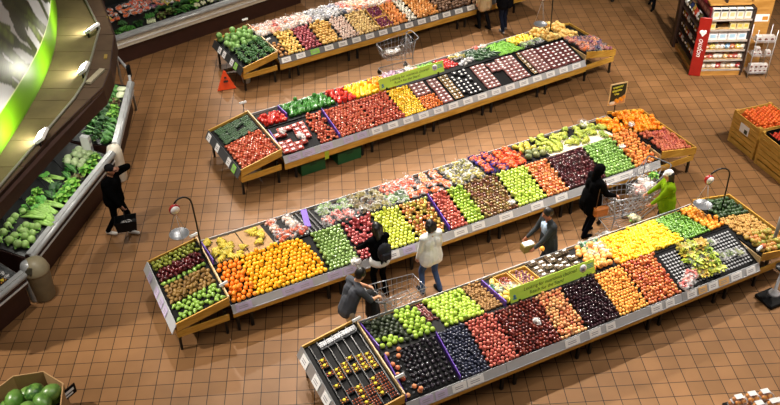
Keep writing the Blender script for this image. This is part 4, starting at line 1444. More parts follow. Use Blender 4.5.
for st, lst in CARDS.items():
    for k, (s, wd, c) in enumerate(lst):
        m = (M_CARD, M_LILAC, M_TAN)[c]
        if st == 'S1' and k == 2:
            m = M_GREENCARD
        nm = 'green' if m is M_GREENCARD else ('white', 'lilac', 'tan')[c]
        price_card(st, s, wd, m, label=f'{nm} price card in the front rail of the {CN[st]} stand')
for st, ts, m in (('S4', (1.6, 1.1, .7), M_CARD), ('S3', (1.5, 1.05, .75, .5), M_LILAC), ('S2', (1.7, 1.2, .55, .25), M_CARD), ('S1', (1.4, 1.1, .6, .35), M_CARD)):
    for k, t in enumerate(ts):
        mm = M_GREENCARD if (st in ('S2', 'S1') and k == 3) else m
        price_card(st, 0, .24 if st == 'S4' else .18, mm, end=-1, t=t, label=('green' if mm is M_GREENCARD else 'small') + f' price card on the left end rail of the {CN[st]} stand')


def text(body, size, m, parent, loc, rot, name='lettering', ext=.001, ax='CENTER', shear=0.0):
    c = bpy.data.curves.new(name, 'FONT')
    c.body = body
    c.size = size
    c.align_x = ax
    c.align_y = 'CENTER'
    c.extrude = ext
    c.shear = shear
    c.materials.append(m)
    o0 = bpy.data.objects.new(name, c)
    C.objects.link(o0)
    dg = bpy.context.evaluated_depsgraph_get()
    me = bpy.data.meshes.new_from_object(o0.evaluated_get(dg))
    bpy.data.objects.remove(o0)
    o = bpy.data.objects.new(name, me)
    C.objects.link(o)
    o.parent = parent
    o.location = loc
    o.rotation_euler = rot
    return o


def ridge_sign(st, s0, s1, label, h=.27):
    t = RIDGE[st][0] + .03
    L = s1 - s0
    root = thing('promotion_sign', label, 'sign', W(st, (s0 + s1) / 2, t, RIDGE[st][1]), ROT(st))
    root.rotation_euler = (-.35, 0, ROT(st))
    b = MB()
    b.box((0, 0, h / 2 + .06), (L, .012, h), 0, bev=.004)
    board = b.build('sign_board', M_SIGN, root)
    for x in (-L * .4, L * .4):
        b = MB()
        b.box((x, 0, .04), (.04, .03, .1))
        b.build('foot', M_LEG, root)
    text('Looking for nutritious choices?', h * .33, M_SIGNINK, board, (-L * .03, -.0075, .06 + h * .64), (PI / 2, 0, 0), shear=.15)
    text('Reach for the Stars!', h * .33, M_SIGNINK, board, (-L * .08, -.0075, .06 + h * .3), (PI / 2, 0, 0), shear=.15)
    b = MB()
    b.lathe([(.075, 0), (.075, .002)], (L * .36, -.007, .06 + h * .6), 0, 18, rot=Matrix.Rotation(PI / 2, 3, 'X'))
    b.lathe([(.05, .0021), (.05, .003)], (L * .36, -.007, .06 + h * .6), 1, 14, rot=Matrix.Rotation(PI / 2, 3, 'X'))
    b.build('round_badge', [M_CARD, M_INK], board)
    b = MB()
    for k in range(3):
        b.box((L * .445, -.007, .06 + h * (.5 + .12 * k)), (.13, .003, .014))
    b.build('logo', mat('blue_print', (60, 130, 170), .6), board)
    b = MB()
    b.lathe([(.03, 0), (.03, .002)], (-L * .45, -.007, .06 + h * .42), 0, 5, rot=Matrix.Rotation(PI / 2, 3, 'X'))
    b.box((-L * .45, -.007, .06 + h * .25), (.07, .002, .03))
    b.build('emblem', mat('blue_print', (60, 130, 170), .6), board)
    return root


ridge_sign('S4', 2.5, 4.28, 'long lime green sign standing on the ridge of the nearest stand')
ridge_sign('S2', 3.02, 4.85, 'long lime green sign standing on the ridge of the tomato stand')


def card_clip(p, rz, label, m=M_WHITE, h=.16, wd=.17):
    root = thing('price_clip', label, 'price clip', p, rz)
    b = MB()
    b.tube([(0, 0, 0), (0, 0, h)], .008, 0, 6)
    b.build('stem', M_LEG, root)
    b = MB()
    b.box((0, 0, h + .03), (wd, .04, .05), 0, Matrix.Rotation(-.5, 3, 'X'), .006)
    holder = b.build('card_holder', m, root)
    b = MB()
    b.box((0, .025, h + .022), (wd * .9, .03, .04), 0, Matrix.Rotation(-.5, 3, 'X'))
    b.build('clamp', M_BLACK, holder)


card_clip(W('S3', -.08, 1.75, .88), ROT('S3') + .2, 'white and black price clip beside the hanging scale')
card_clip(W('S3', .0, .3, .78), ROT('S3') + .3, 'white price clip in front of the oranges')
card_clip(W('S4', -.05, 1.7, .86), ROT('S4') + .2, 'white price clip beside the man in grey')
card_clip(W('S4', .05, .3, .8), ROT('S4') + .1, 'white price clip among the black cups')
card_clip(W('S2', -.1, 1.86, .86), ROT('S2'), 'white price clip behind the herb punnets', h=.26)
card_clip(W('S1', -.1, 1.8, .86), ROT('S1'), 'dark rimmed price clip behind the cabbages', h=.2)
card_clip(W('S1', -.03, .5, .84), ROT('S1') + .4, 'white price clip between broccoli and potatoes')
card_clip(W('S4', 7.4, .1, .72), ROT('S4') + .3, 'white price clip at the right corner of the nearest stand', h=.2)
card_clip(W('S3', 9.74, .4, .8), ROT('S3') + .3, 'black price clip beside the red peaches', M_BLACK)


def bag_on(p, meshes, name, label, cat, k=1.0):
    a, b = random.choice(meshes)
    o = obj(name, a, None, p)
    o.rotation_euler = (uni(-.15, .15), uni(-.15, .15), uni(0, 6.28))
    o.scale = (k, k, k)
    tag(o, label, cat)
    obj('film', b, o)
    return o


B_EMPTY = bag_meshes('white_bag_filling', [(236, 236, 236), (220, 220, 222)], .03, 5, WHITE_FILM, (.11, .08, .06))
bag_on(W('S4', 2.72, .42, Hs('S4', .42) + .07), B_EMPTY, 'plastic_bag', 'crumpled white plastic bag on the dark red nectarines', 'bag', .8)
bag_on(W('S3', 5.98, .12, Hs('S3', .12) + .07), B_EMPTY, 'plastic_bag', 'white plastic bag at the front of the russet apples', 'bag', .8)
bag_on(W('S3', 9.1, .55, Hs('S3', .55) + .08), B_EMPTY, 'plastic_bag', 'white plastic bag on the peaches of the apple stand', 'bag', .8)
bag_on(W('S3', 9.72, 1.02, Hs('S3', 1.0) + .12), B_EMPTY, 'plastic_bag', 'white plastic bag between oranges and red peaches', 'bag', .8)
bag_on(W('S2', .6, .3, Hs('S2', .3) + .08), B_EMPTY, 'plastic_bag', 'white plastic bag on the tomato punnets', 'bag', 1.1)
bag_on(W('S2', .3, .62, Hs('S2', .6) + .08), B_EMPTY, 'plastic_bag', 'white plastic bag between tomato punnets and vine tomatoes', 'bag', .9)
bag_on(W('S3', 9.0, 1.78, Hs('S3', 1.7) + .02), B_EMPTY, 'plastic_bag', 'clear plastic bag at the foot of the tall fruit poster', 'bag', 1.4)

# fruit poster on a stick at the back right of the apple stand
root = thing('fruit_poster', 'tall fruit poster with yellow lettering above the heap of oranges', 'poster', W('S3', 9.9, 1.8, .74), ROT('S3') - .15)
b = MB()
b.tube([(0, .03, 0), (0, .03, .5)], .012, 0, 6)
b.build('pole', M_LEG, root)
b = MB()
b.box((0, 0, .62), (.44, .016, .56), 0, bev=.004)
frame_o = b.build('frame', M_TRIM, root)
b = MB()
b.box((0, -.011, .62), (.38, .004, .5), 0)
b.add([(-.19, -.014, .37), (.19, -.014, .37), (.19, -.014, .6), (.05, -.014, .5), (-.19, -.014, .42)], [(0, 1, 2, 3, 4)], 1)
for k in range(6):
    b.ball((.17 - k * .05, -.012, .44 + (.02 if k % 2 else .07) - k * .012), .045, 2, 8, 5, (1, .12, 1))
b.ball((-.12, -.012, .4), .07, 3, 8, 5, (1.3, .1, .7))
b.build('picture', [mat('poster_dark', (34, 44, 30), .5), mat('poster_tan', (196, 140, 96), .5), mat('poster_orange', (240, 160, 30), .5), mat('poster_cream', (236, 226, 206), .5)], frame_o)
my = mat('poster_yellow', (226, 220, 70), .5)
b = MB()
for z0, xa, xb in ((.79, -.15, .12), (.7, -.16, .1), (.62, -.1, .04)):
    n_ = int((xb - xa) / .012)
    b.tube([(xa + .012 * i, -.017, z0 + .03 * math.sin(i * 1.9) + .1 * (i * .012)) for i in range(n_)], .0085, 0, 5)
b.build('script_strokes', my, frame_o)

# ------------------------------------------------------------------ hanging scales


def hanging_scale(p, rz, label, h=1.25, reach=.5, drop=.32, red=True):
    """pole with a curved neck; dial; pan on three wires. local -x is the reach direction"""
    root = thing('hanging_scale', label, 'scale', p, rz, 'hanging produce scales')
    b = MB()
    pts = [(0, 0, 0), (-.01, 0, h * .5), (-.03, 0, h * .85)]
    for k in range(1, 8):
        a = PI * k / 9
        pts.append((-.03 - reach / 2 * (1 - math.cos(a)), 0, h * .85 + .22 * math.sin(a)))
    b.tube(pts, .016, 0, 8)
    b.build('pole', M_LEG, root)
    e = Vector(pts[-1])
    b = MB()
    b.lathe([(.095, -.03), (.1, -.02), (.1, .02), (.095, .03)], e + Vector((-.01, 0, -.12)), 0, 16, rot=Matrix.Rotation(PI / 2, 3, 'X'))
    b.tube([e, e + Vector((-.01, 0, -.06))], .008, 1, 6)
    dial = b.build('dial_case', [mat('red_enamel', (150, 28, 30), .3), M_CHROME], root)
    b = MB()
    b.lathe([(.085, .031), (.085, .034)], e + Vector((-.01, 0, -.12)), 0, 16, rot=Matrix.Rotation(PI / 2, 3, 'X'))
    b.build('dial_face', M_CARD, dial)
    c = e + Vector((-.01, 0, -.2 - drop))
    b = MB()
    for k in range(3):
        a = k * 2.094 + .5
        b.tube([e + Vector((-.01, 0, -.2)), c + Vector((.17 * math.cos(a), .17 * math.sin(a), .04))], .004, 0, 4)
    b.build('hanger_wire', M_CHROME, root)
    b = MB()
    b.lathe([(.02, 0), (.13, .01), (.175, .05), (.185, .055), (.17, .05), (.125, .018), (.02, .01)], c, 0, 20)
    b.build('pan', mat('steel_pan', (120, 122, 126), .35, .5), root)
    return root


hanging_scale(W('S3', -.06, 1.35, .86), ROT('S3') + .1, 'hanging scale on a curved black pole at the left of the apple stand', 1.42, .36, .52)
hanging_scale(W('S4', 7.74, 1.42, .8), ROT('S4') - .1, 'hanging scale with white dial over the right end of the nearest stand', 1.02, .52, .56)
hanging_scale(W('S2', 8.5, 1.4, .84), ROT('S2'), 'hanging scale with oval pan at the right end of the tomato stand', 1.3, .36, .72)


# ------------------------------------------------------------------ refrigerated cases
M_CASE = mat('cream_case', (214, 204, 184), .4)
M_BUMP = mat('grey_bumper', (176, 178, 178), .3, .15)
M_KICK = mat('maroon_kick', (56, 30, 22), .5)
M_CASEIN = mat('case_interior', (22, 24, 24), .4)
M_ENDCAP = mat('ivory_cap', (222, 214, 196), .4)


def case(P, Q, label, depth=1.25, panel=.34, group='refrigerated cases'):
    """open refrigerated case along P->Q, aisle on the right hand side when walking P->Q"""
    P, Q = Vector((*P, 0)), Vector((*Q, 0))
    L = (Q - P).length
    rz = math.atan2(Q.y - P.y, Q.x - P.x)
    root = thing('refrigerated_case', label, 'refrigerated case', P, rz, group)
    b = MB()
    pts = [(0, .02, .5), (0, .02, .8), (0, .05, .84), (0, .12, .84), (0, .14, .74), (0, depth, 1.0), (0, depth, .5)]
    k = len(pts)
    b.add([(0, y, z) for x, y, z in pts] + [(L, y, z) for x, y, z in pts], [tuple(range(k)), tuple(range(2 * k - 1, k - 1, -1))] + [(i, k + i, k + (i + 1) % k, (i + 1) % k) for i in range(k)])
    b.build('body', M_CASE if panel > .3 else M_KICK, root)
    b = MB()
    b.tube([(-.0, 0.0, .8), (L, 0.0, .8)], .06, 0, 10)
    b.box((L / 2, .05, .86), (L, .1, .03))
    b.build('bumper_rail', M_BUMP, root)
    b = MB()
    b.box((L / 2, .0, .62), (L, .02, .03))
    b.build('trim_strip', M_WHITE, root)
    b = MB()
    b.box((L / 2, .12 + depth / 2, .25), (L, depth, .5))
    b.build('kick_plate', M_KICK, root)
    b = MB()
    b.slab([(.02, .15, .765), (L - .02, .15, .765), (L - .02, depth, 1.03), (.02, depth, 1.03)], .02)
    b.build('deck', M_CASEIN, root)
    b = MB()
    b.box((L / 2, depth + .03, .95), (L, .06, 1.9))
    b.build('back_panel', M_CASEIN, root)
    return root, P, rz, L


def case_h(y, depth=1.25):
    return .765 + (1.03 - .765) * (y - .15) / (depth - .15)


def in_case(c, x, y, h=.0):
    root, P, rz, L = c
    return P + Vector((math.cos(rz) * x - math.sin(rz) * y, math.sin(rz) * x + math.cos(rz) * y, case_h(y) + h))


# along the left wall (three lengths that turn with the wall) and across the back
c1 = case((-7.2, 11.2), (-6.68, 12.25), 'corner length of the left refrigerated case behind the waste bin', 1.0, .2)
c2 = case((-6.72, 12.75), (-6.02, 16.2), 'long refrigerated case of cabbages and celery at the left wall', 1.1, .2)
c3 = case((-6.02, 16.55), (-6.3, 19.3), 'far refrigerated case of herbs under the brown canopy', 1.1, .2)
c4 = case((-7.3, 21.66), (-2.6, 25.55), 'refrigerated case of packed vegetables across the back', 1.6)
joint = MB()
joint.lathe([(.16, 0), (.17, .03), (.17, .74), (.14, .86), (.05, .9)], (-6.06, 16.38, 0), 0, 14)
tag(joint.build('case_joint', M_ENDCAP), 'ivory corner post where the two left cases meet', 'corner post')
b = MB()
b.lathe([(.14, 0), (.15, .03), (.15, .74), (.12, .86), (.05, .9)], (-6.72, 12.5, 0), 0, 14)
tag(b.build('case_joint', M_BUMP), 'grey corner post behind the waste bin', 'corner post')
# end guard of the far case
b = MB()
b.tube([(-6.36, 19.36, 0), (-6.36, 19.36, .86), (-6.5, 19.8, .92), (-7.0, 20.6, .9), (-7.0, 20.6, 0)], .035, 0, 8)
tag(b.build('guard_rail', M_BUMP), 'bent grey guard rail at the far end of the left case', 'guard rail')
b = MB()
b.box((0, 0, .98), (.09, .13, .34), 0, bev=.03)
tag(b.build('black_pad', M_BLACK, None, (-6.42, 19.6, 0)), 'black pad on the guard rail at the far end of the left case', 'pad')


def case_row(c, x0, x1, y, name, label, cat, dx, k=1.0, rz=None, h=0.0, jit=.04):
    x = x0 + dx / 2
    while x < x1:
        p = in_case(c, x + uni(-jit, jit), y + uni(-jit, jit), h)
        place_leafy(name, p, label, cat, None if rz is None else c[2] + rz + uni(-.3, .3), k)
        x += dx


# left case: celery, cabbages, lettuces
for y, dx in ((.26, .17), (.4, .17), (.54, .17)):
    case_row(c2, .15, .85, y, 'pale_cabbage_head', 'pale round cabbage at the near end of the left case', 'cabbage', dx)
case_row(c2, .1, 1.2, .76, 'pale_cabbage_head', 'pale cabbage in the rear row of the left case', 'cabbage', .18)
case_row(c2, 1.3, 1.9, .76, 'lettuce_head', 'small lettuce in the rear row of the left case', 'lettuce', .3, .7)
case_row(c2, .9, 1.55, .32, 'celery_bunch', 'long green celery bunch beside the pale cabbages', 'celery', .13, 1.1, 1.3)
case_row(c2, .95, 1.5, .5, 'celery_bunch', 'long green celery bunch beside the pale cabbages', 'celery', .14, 1.1, 1.3)
case_row(c2, 1.6, 2.3, .3, 'lettuce_head', 'bright green lettuce head in front of the celery row end', 'lettuce', .24)
case_row(c2, 1.65, 2.2, .54, 'kale_bunch', 'dark kale between the lettuces of the left case', 'kale', .24, .9)
case_row(c2, 2.05, 2.45, .72, 'celery_bunch', 'celery heart at the back of the left case', 'celery', .16, .8, 1.3)
case_row(c2, 2.3, 2.62, .32, 'red_lettuce_head', 'dark red lettuce beside the bright green lettuces', 'lettuce', .22, .9)
case_row(c2, 2.35, 2.75, .55, 'spinach_bunch', 'dark spinach bunch in the left case', 'spinach', .2, 1, 1.2)
case_row(c2, 2.6, 3.3, .26, 'lettuce_head', 'green lettuce behind the man in black', 'lettuce', .24, .9)
for y in (.42, .56, .7):
    case_row(c2, 2.75, 3.4, y, 'cabbage_head', 'white green cabbage below the white box in the left case', 'cabbage', .16)
case_row(c3, .1, 1.0, .28, 'herb_bunch', 'green herb bunch in the front row of the far left case, near end', 'herbs', .18, 1, 1.4)
case_row(c3, 1.0, 1.6, .28, 'lettuce_head', 'bright lettuce in the front row of the far left case', 'lettuce', .22, .85)
case_row(c3, 1.6, 2.1, .28, 'red_lettuce_head', 'dark red lettuce in the front row of the far left case', 'lettuce', .2, .8)
case_row(c3, 2.1, 2.65, .28, 'leek_bunch', 'leek bunch at the far end of the far left case', 'leeks', .16, 1, 1.4)
case_row(c3, .1, .8, .48, 'broccoli_head', 'broccoli head in the second row of the far left case', 'broccoli', .18)
case_row(c3, .8, 1.7, .48, 'kale_bunch', 'dark kale bunch in the second row of the far left case', 'kale', .2, 1, 1.4)
case_row(c3, 1.7, 2.6, .48, 'herb_bunch', 'green herb bunch in the second row of the far left case', 'herbs', .18, 1, 1.4)
case_row(c3, .2, 2.6, .68, 'spinach_bunch', 'spinach bunch in the rear row of the far left case', 'spinach', .22, 1, 1.4)
case_row(c3, .7, 1.0, .3, 'cauliflower_head', 'small yellow green cauliflower among the herbs', 'cauliflower', .2, .7)
for i in range(6):
    for j in range(4):
        p = in_case(c1, .1 + i * .15, .24 + j * .14, .004)
        o = obj('strawberry_tray', P_STRAW, None, p)
        o.rotation_euler = (.23, 0, c1[2])
        o.rotation_euler = (Matrix.Rotation(c1[2], 3, 'Z') @ Matrix.Rotation(.26, 3, 'X')).to_euler()
        tag(o, 'red and yellow punnet in the corner case behind the waste bin', 'punnet', 'punnets of the corner case')
for k in range(5):
    bag_on(in_case(c1, .98, .25 + k * .13, .0), B_EMPTY, 'wrapped_root', 'white wrapped root at the end of the corner case', 'bag', .6)['group'] = 'white wrapped roots'
root = thing('divider_box', 'white divider box with dark panels standing in the left case', 'box', in_case(c2, 3.42, .52, .0), c2[2])
b = MB()
b.box((0, 0, .2), (.12, .2, .42), 0, bev=.01)
b.build('box_body', M_WHITE, root)
for z in (.12, .28):
    b = MB()
    b.box((0, -.102, z), (.07, .006, .07))
    b.build('panel', M_INK, root)
for x in (.45, 1.15, 1.85, 2.5):
    b = MB()
    b.tube([(0, 0, 0), (0, 0, .12), (.22, .28, .16), (.3, .4, .12)], .014, 0, 6)
    tag(b.build('shelf_wire', M_WIREDARK, None, in_case(c2, x, .62, 0), c2[2]), 'dark wire rail along the upper row of the left case', 'wire rail', 'wire rails of the left case')

# back case: greens at the front, packed salads behind
for y, dx in ((.3, .24),):
    case_row(c4, .1, .75, y, 'herb_bunch', 'curly green herb bunch at the left end of the back case', 'herbs', .2, 1.1)
case_row(c4, .35, .7, .55, 'broccoli_head', 'green broccoli at the left of the back case', 'broccoli', .25, 1.1)
case_row(c4, .85, 1.15, .38, 'kale_bunch', 'dark kale bunch beside the leeks', 'kale', .2)
case_row(c4, 1.15, 1.45, .42, 'leek_bunch', 'leek bunch standing out in the back case', 'leeks', .26, 1.3, 1.3)
case_row(c4, 1.5, 2.0, .38, 'red_lettuce_head', 'dark red lettuce in the back case', 'lettuce', .24)
case_row(c4, 2.0, 2.6, .34, 'spinach_bunch', 'green spinach bunch in the middle of the back case', 'spinach', .22)
case_row(c4, 1.6, 2.5, .62, 'kale_bunch', 'dark kale in the second row of the back case', 'kale', .24)
case_row(c4, 2.6, 3.5, .36, 'cauliflower_head', 'pale cauliflower in the front row of the back case', 'cauliflower', .22)
case_row(c4, 2.6, 3.4, .6, 'lettuce_head', 'green lettuce in the second row of the back case', 'lettuce', .24)
case_row(c4, 3.5, 4.4, .36, 'broccoli_head', 'green broccoli at the right of the back case', 'broccoli', .22)
for x, mm, nm in ((.5, B_CAR, 'orange'), (1.0, B_CAR, 'orange'), (1.4, B_PEA, 'pink'), (1.8, B_MIX, 'purple'), (2.2, B_YEL, 'yellow'), (2.6, B_CAR, 'orange')):
    for j in range(3):
        for i in range(2):
            o = bag_on(in_case(c4, x - .2 + i * .22, .85 + j * .2, .0), mm, 'bag_of_vegetables', f'{nm} bag of cut vegetables in the rear rows of the back case', 'bag')
            o['group'] = f'{nm} bags of the back case'

# ------------------------------------------------------------------ brown canopy, uplights and the asparagus mural
M_CAN = mat('olive_board', (112, 98, 62), .8, 0, .16, 2.5)
M_CAN2 = mat('brown_board', (86, 66, 46), .8, 0, .18, 2.5)
M_FASC = mat('maroon_fascia', (56, 34, 26), .6)
ZC = 2.2
OUT = [(-7.35, 10.6), (-6.95, 12.82), (-6.59, 14.61), (-6.19, 16.12), (-6.05, 16.62), (-6.09, 17.41), (-6.41, 19.12), (-7.19, 21.09), (-7.9, 22.4)]
PIPE = [(-7.42, 10.6), (-7.02, 13.0), (-6.53, 16.13), (-6.5, 16.8), (-6.83, 19.39), (-7.64, 21.1), (-8.2, 22.4)]
root = thing('canopy', 'curved brown canopy over the left case with bright uplights on top', 'canopy', (0, 0, 0))


def along_y(poly, y):
    for (x0, y0), (x1, y1) in zip(poly[:-1], poly[1:]):
        if y0 <= y <= y1:
            return x0 + (x1 - x0) * (y - y0) / (y1 - y0)
    return poly[-1][0]


wpts = [(p.x, p.y) for p in wc]
ys = [10.6, 11.7, 12.82, 13.7, 14.61, 15.4, 16.12, 16.62, 17.41, 18.3, 19.12, 20.1, 21.09, 22.4]
inner = MB()
outer = MB()
for k, (ya, yb) in enumerate(zip(ys[:-1], ys[1:])):
    g = .008
    a0, a1 = along_y(wpts, ya + g), along_y(wpts, yb - g)
    p0, p1 = along_y(PIPE, ya + g) - .0, along_y(PIPE, yb - g) - .0
    o0, o1 = along_y(OUT, ya + g), along_y(OUT, yb - g)
    inner.slab([(a0 - .05, ya + g, ZC), (p0, ya + g, ZC), (p1, yb - g, ZC), (a1 - .05, yb - g, ZC)], .04)
    outer.slab([(p0 + .01, ya + g, ZC + .01), (o0, ya + g, ZC + .01), (o1, yb - g, ZC + .01), (p1 + .01, yb - g, ZC + .01)], .04)
inner.build('inner_panel', M_CAN, root)
outer.build('outer_panel', M_CAN2, root)
b = MB()
for (x0, y0), (x1, y1) in zip(OUT[:-1], OUT[1:]):
    b.slab([(x0, y0, ZC - .4), (x1, y1, ZC - .4), (x1, y1, ZC + .03), (x0, y0, ZC + .03)], .03)
b.build('fascia', M_FASC, root)
b = MB()
b.slab([(-7.5, 10.6, ZC - .05), (-7.35, 10.6, ZC - .05), (-6.05, 16.62, ZC - .05), (-7.19, 21.09, ZC - .05), (-8.44, 21.1, ZC - .05), (-7.6, 16.6, ZC - .05)], .03, 0, Vector((0, 0, 1)))
b.build('underside', M_FASC, root)
b = MB()
b.tube([(x, y, ZC + .05) for x, y in PIPE], .028, 0, 8)
b.build('conduit', mat('grey_conduit', (150, 146, 132), .4, .3), root)
for x, y, rz in ((-6.35, 18.0, .2), (-6.75, 20.0, .6)):
    b = MB()
    b.box((x, y, ZC + .02), (.07, .2, .015), 0, Matrix.Rotation(rz, 3, 'Z'))
    b.build('tape_patch', mat('yellow_tape', (150, 124, 56), .6), root)
b = MB()
b.box((-6.33, 17.05, ZC + .05), (.12, .62, .05), 0, Matrix.Rotation(-.25, 3, 'Z'))
b.build('metal_strip', mat('pale_strip', (176, 166, 140), .5), root)

# strip lamps under the canopy light the case below
for k, ((x0, y0), (x1, y1)) in enumerate((((-6.95, 13.1), (-6.5, 15.6)), ((-6.5, 16.6), (-6.7, 19.0)))):
    d = math.atan2(y1 - y0, x1 - x0)
    L = math.hypot(x1 - x0, y1 - y0)
    root2 = thing('strip_lamp', ('near', 'far')[k] + ' strip lamp fixed under the brown canopy above the left case', 'lamp', ((x0 + x1) / 2, (y0 + y1) / 2, ZC - .08), d, 'strip lamps under the canopy')
    b = MB()
    b.box((0, 0, -.03), (L, .1, .06), 0, bev=.01)
    b.build('housing', M_WHITE, root2)
    b = MB()
    b.tube([(-L * .48, 0, -.085), (L * .48, 0, -.085)], .022, 0, 8)
    b.build('lamp_tube', mat('tube_glow', (255, 252, 240), .4, 0, 0, 6, 4.0), root2)
    l = bpy.data.lights.new('strip_light', 'AREA')
    l.shape = 'RECTANGLE'
    l.size, l.size_y, l.energy, l.color = L, .1, 13, (1, .97, .88)
    lo = bpy.data.objects.new('strip_light', l)
    C.objects.link(lo)
    lo.parent = root2
    lo.location = (0, 0, -.12)

M_GLOW = mat('lamp_glow', (255, 250, 232), .4, 0, 0, 6, 9.0)
for (x, y), tx, ty, lab in (((-6.98, 19.2), -8.1, 19.6, 'farthest bright uplight on the brown canopy'), ((-6.66, 17.25), -7.9, 17.2, 'middle uplight on the brown canopy'), ((-6.75, 14.55), -7.9, 14.5, 'nearest uplight on the brown canopy beside the conduit')):
    d = math.atan2(ty - y, tx - x)
    root = thing('uplight', lab, 'lamp', (x, y, ZC), d, 'uplights on the canopy')
    b = MB()
    R = Matrix.Rotation(-1.0, 3, 'Y')
    b.box((-.05, 0, .14), (.07, .4, .2), 0, R, .01)
    b.build('housing', M_WHITE, root)
    b = MB()
    b.box((-.01, 0, .158), (.012, .36, .17), 0, R)
    b.build('lamp_face', M_GLOW, root)
    b = MB()
    for q in (-.18, .18):
        b.box((-.05, q, .04), (.04, .03, .1))
    b.build('bracket', M_LEG, root)
    l = bpy.data.lights.new('uplight_lamp', 'AREA')
    l.shape = 'RECTANGLE'
    l.size, l.size_y = .22, .36
    l.energy = 14
    l.color = (1, .97, .8)
    lo = bpy.data.objects.new('uplight_lamp', l)
    C.objects.link(lo)
    lo.parent = root
    lo.location = (.06, 0, .2)
    lo.rotation_euler = Vector((1, 0, .25)).to_track_quat('-Z', 'Y').to_euler()

# mural: curved printed panel with asparagus spears and a lime green border along its foot
NW, NH = 460, 150
ZM0, ZM1 = ZC + .01, 6.4
arc = catmull(WALLC, 60)
dist = [0]
for a, q in zip(arc[:-1], arc[1:]):
    dist.append(dist[-1] + (q - a).length)
total = dist[-1]
rs = random.Random(5)


def paint(u, v):
    """printed colour at u metres along the panel, v metres up"""
    if v < .62:
        return (108, 162, 16) if v > .08 else (92, 140, 14)
    if v < .66:
        return (216, 226, 170)
    col = np.array((176, 176, 182.))
    for (x0, y0, ang, ln, wd, sh) in SPEARS:
        dx, dy = u - x0, v - y0
        a, p = dx * math.cos(ang) + dy * math.sin(ang), -dx * math.sin(ang) + dy * math.cos(ang)
        if -.05 < a < ln + .25:
            f = a / ln
            hw = wd * (1.0 if f < .6 else 1.0 + 1.1 * math.sin(min(1, (f - .6) / .45) * PI) ** .8)
            if f > 1:
                hw = wd * max(0, 1.15 - (f - 1) * 5)
            if abs(p) < hw:
                base = np.array((84, 98, 40.)) if f < .6 else np.array((50, 60, 30.))
                e = 1 - .45 * (p / hw) ** 2
                scale_ = 1 + (.3 * math.sin(a * 60 + p * 40) * math.sin(p * 70) if f > .55 else .12 * math.sin(a * 22))
                tip = np.array((80, 76, 60.)) * (.25 if f > .6 else 0)
                col = np.clip((base * (1 - (.25 if f > .6 else 0)) + tip) * sh * e * scale_ * 1.15, 0, 255)
    return tuple(col)


SPEARS = []
for k in range(52):
    SPEARS.append((rs.uniform(1.0, 13), rs.uniform(-.3, 2.2), PI * rs.uniform(.68, .84), rs.uniform(1.6, 2.8), rs.uniform(.075, .13), rs.uniform(.5, 1.1)))
vs, fs, cols = [], [], []
for i in range(NW + 1):
    d = total * i / NW
    k = min(max(int(np.searchsorted(dist, d)) - 1, 0), len(arc) - 2)
    f = (d - dist[k]) / max(1e-6, dist[k + 1] - dist[k])
    p = arc[k].lerp(arc[k + 1], f)
    tn = (arc[k + 1] - arc[k]).normalized()
    n = Vector((tn.y, -tn.x))
    for j in range(NH + 1):
        z = ZM0 + (ZM1 - ZM0) * j / NH
        q = p + n * .05
        vs.append((q.x, q.y, z))
        cols.append((*srgb(paint(d, z - ZM0)), 1))
for i in range(NW):
    for j in range(NH):
        a = i * (NH + 1) + j
        fs.append((a, a + NH + 1, a + NH + 2, a + 1))
me = bpy.data.meshes.new('mural')
me.from_pydata(vs, [], fs)
ca = me.color_attributes.new('print', 'FLOAT_COLOR', 'POINT')
ca.data.foreach_set('color', np.array(cols, dtype=np.float32).ravel())
m = bpy.data.materials.new('mural_print')
m.use_nodes = True
at = m.node_tree.nodes.new('ShaderNodeVertexColor')
at.layer_name = 'print'
m.node_tree.links.new(at.outputs['Color'], m.node_tree.nodes['Principled BSDF'].inputs['Base Color'])
m.node_tree.nodes['Principled BSDF'].inputs['Roughness'].default_value = .38
me.materials.append(m)
mu = tag(obj('mural', me), 'curved wall mural of asparagus spears with a lime green lower border', 'mural')
sm = mu.modifiers.new('thickness', 'SOLIDIFY')
sm.thickness = .03
sm.offset = -1

# ------------------------------------------------------------------ snack kiosk and wire rack
M_KWOOD = wood_mat('kiosk_wood', (176, 122, 52), (200, 148, 76))
M_KDARK = mat('dark_walnut', (52, 34, 26), .5)
M_RED = mat('red_panel', (156, 30, 22), .4)
M_SHELF = mat('shelf_board', (196, 160, 106), .5)
KX, KY, KR = 8.02, 20.82, 0.02


def KP(x, y, z):
    return Vector((KX + x * math.cos(KR) - y * math.sin(KR), KY + x * math.sin(KR) + y * math.cos(KR), z))


root = thing('snack_kiosk', 'wooden snack kiosk with six front shelves and a red lettered corner panel', 'kiosk', KP(0, 0, 0), KR)
b = MB()
b.box((.87, 1.0, .93), (.84, 1.3, 1.86))
b.build('core', M_KDARK, root)
b = MB()
b.box((.64, .85, .06), (1.26, 1.75, .12))
b.build('plinth', M_KWOOD, root)
b = MB()
b.box((.74, .34, 1.9), (1.1, .24, .05))
b.build('top_board', M_KWOOD, root)
b = MB()
b.box((1.27, .2, .95), (.05, .5, 1.9))
b.build('right_panel', M_KDARK, root)
b = MB()
b.box((.03, 1.75, 1.1), (.1, .3, 2.2))
b.build('rear_panel', M_KDARK, root)
b = MB()
b.box((-.04, 1.72, 1.1), (.03, .2, 2.2))
b.build('rear_edge', M_KDARK, root)
b = MB()
b.box((.62, .95, 2.0), (.05, 1.4, .55))
b.build('upper_board', M_KDARK, root)
SH = (.16, .44, .72, 1.0, 1.3, 1.58)
for z in SH:
    b = MB()
    b.box((.74, .17, z - .015), (1.04, .38, .03))
    b.box((.74, -.025, z + .005), (1.04, .015, .05), 1)
    b.build('front_shelf', [M_SHELF, mat('shelf_lip', (190, 180, 170), .5)], root)
